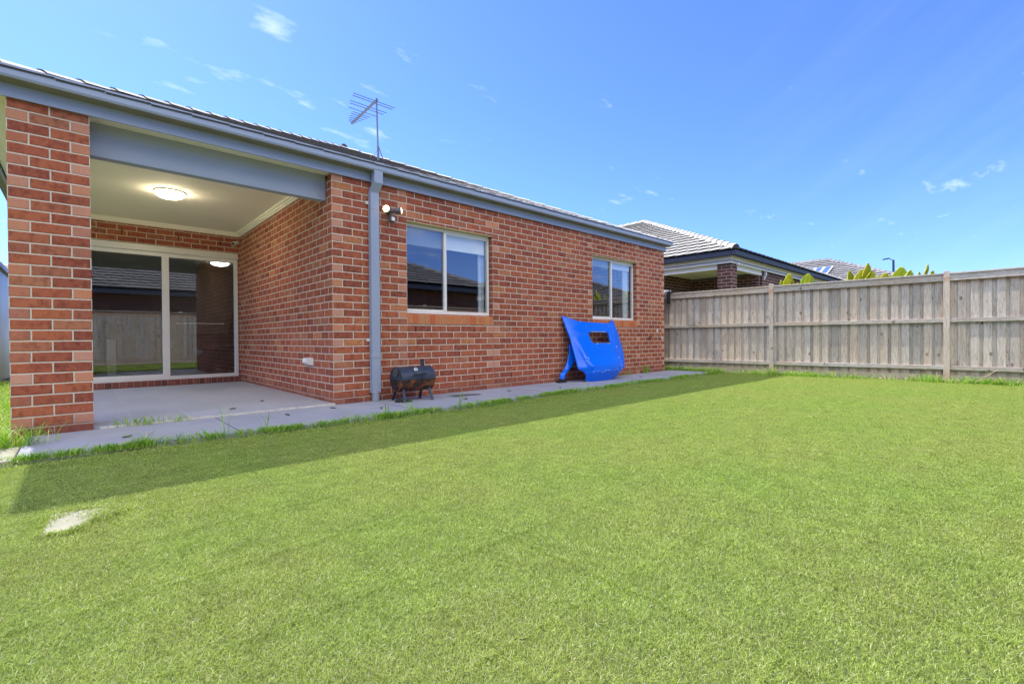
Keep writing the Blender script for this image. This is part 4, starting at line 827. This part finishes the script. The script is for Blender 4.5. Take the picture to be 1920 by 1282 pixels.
# turf patch instanced over the lawn by geometry nodes
PS = 0.5; nb = 26000
xy = rng.uniform(-PS / 2, PS / 2, (nb, 2))
turf = grass_obj('grass', [blades(nb, xy, 0.006, 0.017, 0.0012, 0.0022, 1.3, z=-0.001)], M_TURF); turf['kind'] = 'stuff'
ng = bpy.data.node_groups.new('lawn_instances', 'GeometryNodeTree'); ng.interface.new_socket('Geometry', in_out='INPUT', socket_type='NodeSocketGeometry'); ng.interface.new_socket('Geometry', in_out='OUTPUT', socket_type='NodeSocketGeometry')
gi = ng.nodes.new('NodeGroupInput'); go = ng.nodes.new('NodeGroupOutput'); gr = ng.nodes.new('GeometryNodeMeshGrid'); nx_, ny_ = 25, 11
gr.inputs['Size X'].default_value = (nx_ - 1) * PS * 0.96; gr.inputs['Size Y'].default_value = (ny_ - 1) * PS * 0.96; gr.inputs['Vertices X'].default_value = nx_; gr.inputs['Vertices Y'].default_value = ny_
sp = ng.nodes.new('GeometryNodeSetPosition'); 
tr = ng.nodes.new('GeometryNodeTransform'); tr.inputs['Translation'].default_value = (2.72, -1.30 - (ny_ - 1) * PS * 0.48, 0)
iop = ng.nodes.new('GeometryNodeInstanceOnPoints'); rv = ng.nodes.new('FunctionNodeRandomValue'); rv.data_type = 'INT'; rv.inputs[4].default_value = 0; rv.inputs[5].default_value = 3
mt = ng.nodes.new('ShaderNodeMath'); mt.operation = 'MULTIPLY'; mt.inputs[1].default_value = math.pi / 2; cb_ = ng.nodes.new('ShaderNodeCombineXYZ')
ng.links.new(rv.outputs[2], mt.inputs[0]); ng.links.new(mt.outputs[0], cb_.inputs[2]); ng.links.new(gr.outputs['Mesh'], tr.inputs[0]); ng.links.new(tr.outputs[0], iop.inputs['Points'])
ng.links.new(gi.outputs[0], iop.inputs['Instance']); ng.links.new(cb_.outputs[0], iop.inputs['Rotation']); ng.links.new(iop.outputs[0], go.inputs[0]); ng.nodes.remove(sp)
turf.location = (0, 0, -0.036); md = turf.modifiers.new('lawn', 'NODES'); md.node_group = ng
# long grass fringe along the path
def clump_xy(n, fx, x0, x1, spread, dens=None):
    x = rng.uniform(x0, x1, n)
    if dens: x = x[rng.uniform(0, 1, n) < dens(x)]
    y = np.array([fx(q) for q in x]) + rng.normal(0, spread, len(x)); return np.stack([x, y], 1)
dn_ = lambda x: np.clip(0.45 + 0.4 * np.sin(x * 5.3) + 0.35 * np.sin(x * 13.1 + 1) + 0.25 * np.sin(x * 31) + 0.2 * np.sin(x * 67), 0.05, 1)
a = clump_xy(22000, lambda q: lawn_edge(q) - 0.012, -2.5, 7.7, 0.030, dn_); b_ = clump_xy(3600, lawn_edge, -2.5, 7.7, 0.035, lambda x: np.clip(np.sin(x * 4.1 + 2) + 0.5 * np.sin(x * 17), 0.02, 1))
gs = grass_obj('grass_fringe', [blades(len(a), a, 0.028, 0.075, 0.003, 0.006, 1.0, 3, rpow=1.5, z=-0.015), blades(len(b_), b_, 0.06, 0.13, 0.004, 0.007, 1.1, 4, rpow=1.4, z=-0.03)], M_LONG); gs['kind'] = 'stuff'
# the base turf strip between lawn and path edge (covers the gap)
a = rng.uniform(0, 1, (26000, 2)); a[:, 0] = -2.9 + a[:, 0] * 10.9; a[:, 1] = np.array([lawn_edge(q) for q in a[:, 0]]) - a[:, 1] * 0.28; ze = -0.014 - 0.022 * np.clip((-1.035 - a[:, 1]) / 0.28, 0, 1)
pe = []
for q in range(8):
    p0 = np.array(o2[q]); p1 = np.array(o2[(q + 1) % 8]); u_ = rng.uniform(0, 1, (260, 1)); pe.append(p0 * (1 - u_) + p1 * u_ + rng.normal(0, 0.014, (260, 2)))
pe.append(np.stack([rng.normal(-2.03, 0.045, 900), rng.normal(-2.50, 0.05, 900)], 1)); pe.append(np.stack([rng.normal(-2.20, 0.03, 150), rng.normal(-2.42, 0.02, 150)], 1)); pe = np.concatenate(pe)
a = np.concatenate([a, pe]); ze = np.concatenate([ze, np.full(len(pe), -0.030)])
gs = grass_obj('grass_edge', [blades(len(a), a, 0.010, 0.022, 0.002, 0.0035, 1.3, z=ze)], M_TURF); gs['kind'] = 'stuff'
# fence-line weeds
def fx(y): return float(np.interp(-y, [-0.72, 1.89, 4.5, 7.1], [8.10, 8.265, 8.47, 8.42]))
n = 9000; y = rng.uniform(-6.0, 0.6, n); keep = rng.uniform(0, 1, n) < np.clip(0.35 + 0.5 * np.sin(y * 2.3 + .6) + 0.35 * np.sin(y * 7.1), 0.12, 1) + (y > -1.0) * 0.8; y = y[keep]
x = np.array([fx(q) for q in y]) - 0.09 - np.abs(rng.normal(0, 0.09, len(y))); a = np.stack([x, y], 1)
m2 = rng.uniform(0, 1, len(a)) < 0.72; hi = a[~m2]
gs = grass_obj('fence_line_grass', [blades(m2.sum(), a[m2], 0.05, 0.11, 0.006, 0.011, 1.0, 3, z=-0.05), blades(len(hi), hi, 0.10, 0.21, 0.006, 0.010, 1.1, 4, z=-0.05)], M_LONG); gs['kind'] = 'stuff'
# bright side-yard grass at far left
n = 16000; a = np.stack([-2.56 - np.abs(rng.normal(0, 0.55, n)), rng.uniform(-1.0, 8.5, n)], 1); b_ = np.stack([rng.uniform(-3.6, -2.9, 4000), rng.uniform(-3.2, -0.6, 4000)], 1); a = np.concatenate([a, b_])
gs = grass_obj('side_yard_grass', [blades(len(a), a, 0.05, 0.16, 0.004, 0.008, 1.0, 3, rpow=0.7, z=-0.10)], M_LONG); gs['kind'] = 'stuff'
# single tufts
def tuft(x, y, z, n, h, label, spread=0.05, cat='grass tuft', lean=1.1):
    a = np.stack([x + rng.normal(0, spread, n), y + rng.normal(0, spread * 0.5, n)], 1)
    o = grass_obj('grass_tuft', [blades(n, a, h * 0.4, h, 0.004, 0.008, lean, 5, z=z)], M_LONG, loc=(x, y, z)); tag(o, label, cat, 'weeds and grass tufts'); return o
tuft(-1.72, 0.0, 0.0, 60, 0.13, 'grass tuft in the patio edge gap nearest the pillar', 0.07)
tuft(-1.88, 0.03, 0.0, 24, 0.09, 'short weeds at the right foot of the brick pillar', 0.04)
tuft(-1.45, -0.01, 0.0, 26, 0.10, 'sparser grass tuft further along the patio edge gap', 0.06)
tuft(-2.38, -0.03, 0.0, 22, 0.14, 'weeds at the front foot of the brick pillar', 0.05)
tuft(-2.60, -0.42, -0.05, 420, 0.30, 'lush sunlit grass clump beside the pillar at the far left', 0.13)
tuft(-1.28, -1.0, -0.03, 7, 0.36, 'tall thin grass stalks leaning over the path before the patio', 0.015, lean=0.6)
tuft(-0.97, -1.02, -0.03, 5, 0.24, 'small grass stalks over the path joint', 0.02, lean=0.6)
tuft(-1.78, -1.0, -0.03, 30, 0.20, 'leafy grass tuft on the path edge below the patio', 0.03)
tuft(0.12, -1.05, -0.03, 9, 0.26, 'grass stalks on the path edge left of the smoker', 0.03)
tuft(0.42, -1.02, -0.03, 34, 0.20, 'thick grass tuft on the path edge in front of the smoker', 0.04)
tuft(1.02, -1.05, -0.03, 9, 0.30, 'long grass stalks on the path edge right of the smoker', 0.04, lean=0.9)
tuft(3.35, -0.98, -0.03, 7, 0.26, 'grass stalks on the path edge left of the bonnet', 0.02)
tuft(6.55, -0.04, 0.0, 60, 0.22, 'leafy weed growing against the wall below the brass tap', 0.05, lean=0.5)
tuft(5.75, -0.05, 0.0, 40, 0.14, 'low straggly weeds at the wall right of the bonnet', 0.16)
tuft(8.05, -1.95, -0.05, 46, 0.34, 'pale dry weed clump at the first fence post', 0.05)
tuft(8.08, -2.95, -0.05, 40, 0.24, 'green weed clump at the middle fence bay', 0.06)
tuft(8.05, -2.55, -0.05, 24, 0.15, 'small pale weed near the first fence post', 0.05)
tuft(8.22, -4.35, -0.05, 90, 0.26, 'lush green weed clump at the second fence post', 0.14)
tuft(8.20, -4.75, -0.05, 60, 0.22, 'spreading green weeds right of the second fence post', 0.12)
mb = MB(); mb.beam((8.10, -4.85, 0.0), (8.02, -5.10, 0.22), 0.010, 0.010); tag(mb.build('dry_stick', M_WOOD, loc=(8.1, -4.85, 0)), 'thin dry stick poking up from weeds by the second fence post', 'stick')

LEAFL = ['dead leaf on the path nearest the brick pillar', 'dead leaf on the path just right of the first joint', 'dead leaf in the middle of the patio tiles near the return wall', 'dead leaf on the path just left of the house corner', 'dead leaf on the outer path edge left of the downpipe',
         'dead leaf on the path right of the smoker', 'dead leaf on the path under the right side of the left window', 'dead leaf on the outer path edge between smoker and bonnet', 'dead leaf on the patio tiles near the mortar edge', 'dead leaf on the path right of the blue bonnet']
for i, (x, y, an_) in enumerate(((-1.86, -0.62, .4), (-0.62, -0.40, 1.9), (-0.55, 0.75, .8), (-0.12, -0.28, 2.6), (0.25, -0.66, 1.2), (1.35, -0.70, .2), (2.30, -0.45, 2.2), (3.10, -0.70, 1.0), (-0.95, 0.30, .1), (5.6, -0.5, 2.0))):
    zz = 0.021 if y > 0.02 else 0.001; ca, sa = math.cos(an_), math.sin(an_); mb = MB()
    pts = [(-.035, 0, .002), (-.012, .011, .008), (.018, .010, .005), (.038, 0, .012), (.018, -.010, .004), (-.012, -.011, .009)]
    top = [(x + u_ * ca - v_ * sa, y + u_ * sa + v_ * ca, zz + h_ + .002) for u_, v_, h_ in pts]; bot = [(q[0], q[1], q[2] - .002) for q in top]
    mb.add(top + bot, [tuple(range(6)), tuple(range(11, 5, -1))] + [(k, k + 6, (k + 1) % 6 + 6, (k + 1) % 6) for k in range(6)])
    tag(mb.build('dead_leaf', simple('dead_leaf', (0.05, 0.04, 0.035, 1), 0.9), loc=(x, y, zz)), LEAFL[i], 'leaf', 'dead leaves on the paving')
# ================================================================== PLANTS behind the fence
def fan_leaf(mb, base, tip, width, pleat=0.012, ragged=0.1):
    base = Vector(base); tip = Vector(tip); ax2 = (tip - base); L = ax2.length; ax2.normalize(); sd = Vector((0.62, -0.78, 0.0)); sd = (sd - ax2 * sd.dot(ax2)).normalized(); nn2 = sd.cross(ax2)
    K = 10; n = 16; ph = random.random() * 6; rows = []
    for i in range(n + 1):
        s = i / n * 2 - 1; rg = 1 - 0.10 * abs(s) ** 2.5 - ragged * random.random() * (0.3 + abs(s)); col = []
        for k in range(K + 1):
            f = k / K; pr = math.sin(math.pi * min(1, 0.05 + 0.72 * f)) ** 0.7
            col.append(base + ax2 * (L * f * rg) + sd * (width * s * pr) + nn2 * (0.35 * width * abs(s) * pr + pleat * (1 if i % 2 else -1) * pr + 0.08 * L * f * f) + Vector((0, 0, -0.18 * L * s * s * f)))
        rows.append(col)
    for i in range(n): mb.add(rows[i] + rows[i + 1], [(k, k + 1, K + 2 + k, K + 1 + k) for k in range(K)], random.random())
def plant(x, y, leaves, label):
    o = thing('leafy_plant', label, 'plant', (x, y, -0.1), 'plants growing behind the timber fence')
    st = MB(); st.tube([(x, y, -0.1), (x + .02, y, 0.8), (x, y, 1.45)], [0.04, 0.03, 0.02], 8)
    for (yy, z0, y1, z1, wdt, m3) in leaves: st.tube([(x, y, 1.3), (x + .02, (y + yy) / 2, (1.3 + z0) / 2), (x, yy, z0)], [0.02, 0.012, 0.008], 6)
    st.build('stem', M_YELG, o, smooth=True)
    for (yy, z0, y1, z1, wdt, m3) in leaves:
        mb = MB(); fan_leaf(mb, (x, yy, z0), (x + .03, y1, z1 - .02), wdt * .72, pleat=0.014, ragged=0.10); mb.build('leaf', m3, o, fix=False)
plant(9.5, -1.74, [(-1.76, 1.74, -1.83, 2.17, 0.15, M_YEL), (-1.70, 1.72, -1.66, 2.03, 0.07, M_YEL), (-1.80, 1.7, -1.9, 2.02, 0.08, M_YEL)], 'yellow leaf tip above the fence, nearest the first post')
plant(9.5, -2.16, [(-2.13, 1.74, -2.20, 2.12, 0.20, M_YELG), (-2.05, 1.66, -1.98, 1.93, 0.12, M_YEL)], 'lime green fan leaf just right of the first fence post')
plant(9.5, -3.08, [(-3.10, 1.70, -3.14, 2.10, 0.20, M_YEL), (-3.18, 1.78, -3.24, 2.23, 0.10, M_YEL), (-3.00, 1.72, -2.93, 2.10, 0.10, M_YEL), (-3.22, 1.72, -3.32, 2.06, 0.14, M_YEL), (-3.0, 1.66, -2.92, 1.98, 0.12, M_YELG)], 'largest ragged yellow leaf clump in front of the far roof')
plant(9.5, -3.66, [(-3.68, 1.72, -3.76, 2.09, 0.20, M_YELG), (-3.55, 1.68, -3.50, 1.99, 0.15, M_YEL), (-3.8, 1.68, -3.90, 2.02, 0.12, M_YELG), (-3.46, 1.66, -3.40, 1.94, 0.12, M_YEL)], 'broad green fan leaf clump below the street lamp')
plant(9.5, -4.10, [(-4.10, 1.78, -4.15, 2.10, 0.04, M_YEL), (-4.14, 1.72, -4.22, 1.97, 0.07, M_YEL), (-4.05, 1.72, -4.02, 1.96, 0.05, M_YEL)], 'single thin leaf tip left of the second fence post')

# ================================================================== INTERIOR behind the sliding door
ch = thing('office_chair', 'dark office chair seen through the right door pane', 'chair', (-0.02, 5.9, 0.1))
mb = MB(); mb.tube([(-.02, 5.9, 0.18), (-.02, 5.9, 0.55)], 0.03, 10)
for k in range(5): a = k * 1.257; mb.beam((-.02, 5.9, .19), (-.02 + .28 * math.cos(a), 5.9 + .28 * math.sin(a), .14), .04, .03)
mb.build('base', M_BLACK, ch); mb = MB(); mb.box(-.26, .22, 5.66, 6.14, .55, .63); mb.build('seat', M_BLACK, ch, bevel=0.03)
mb = MB(); mb.beam((0.16, 5.9, .66), (0.30, 5.9, 1.30), .44, .05, up=(1, 0, 0)); mb.build('backrest', M_BLACK, ch, bevel=0.02)
mb = MB(); mb.box(-0.2, 1.5, 7.2, 7.9, 0.86, 0.90); mb.box(-.15, 1.45, 7.25, 7.85, .1, .86); ds_ = mb.build('desk', M_GREYP, loc=(0.6, 7.5, 0.1)); tag(ds_, 'dark desk against the wall behind the sliding door', 'desk')
mb = MB(); mb.box(-1.77, -1.65, 5.6, 6.1, 0.1, 0.78); mb.build('cabinet', M_WHITE, loc=(-1.75, 5.85, 0.1)); tag(bpy.data.objects['cabinet'], 'small white cabinet seen dimly behind the left door pane', 'cabinet')
for o in bpy.data.objects:
    if '_w' in o: del o['_w']
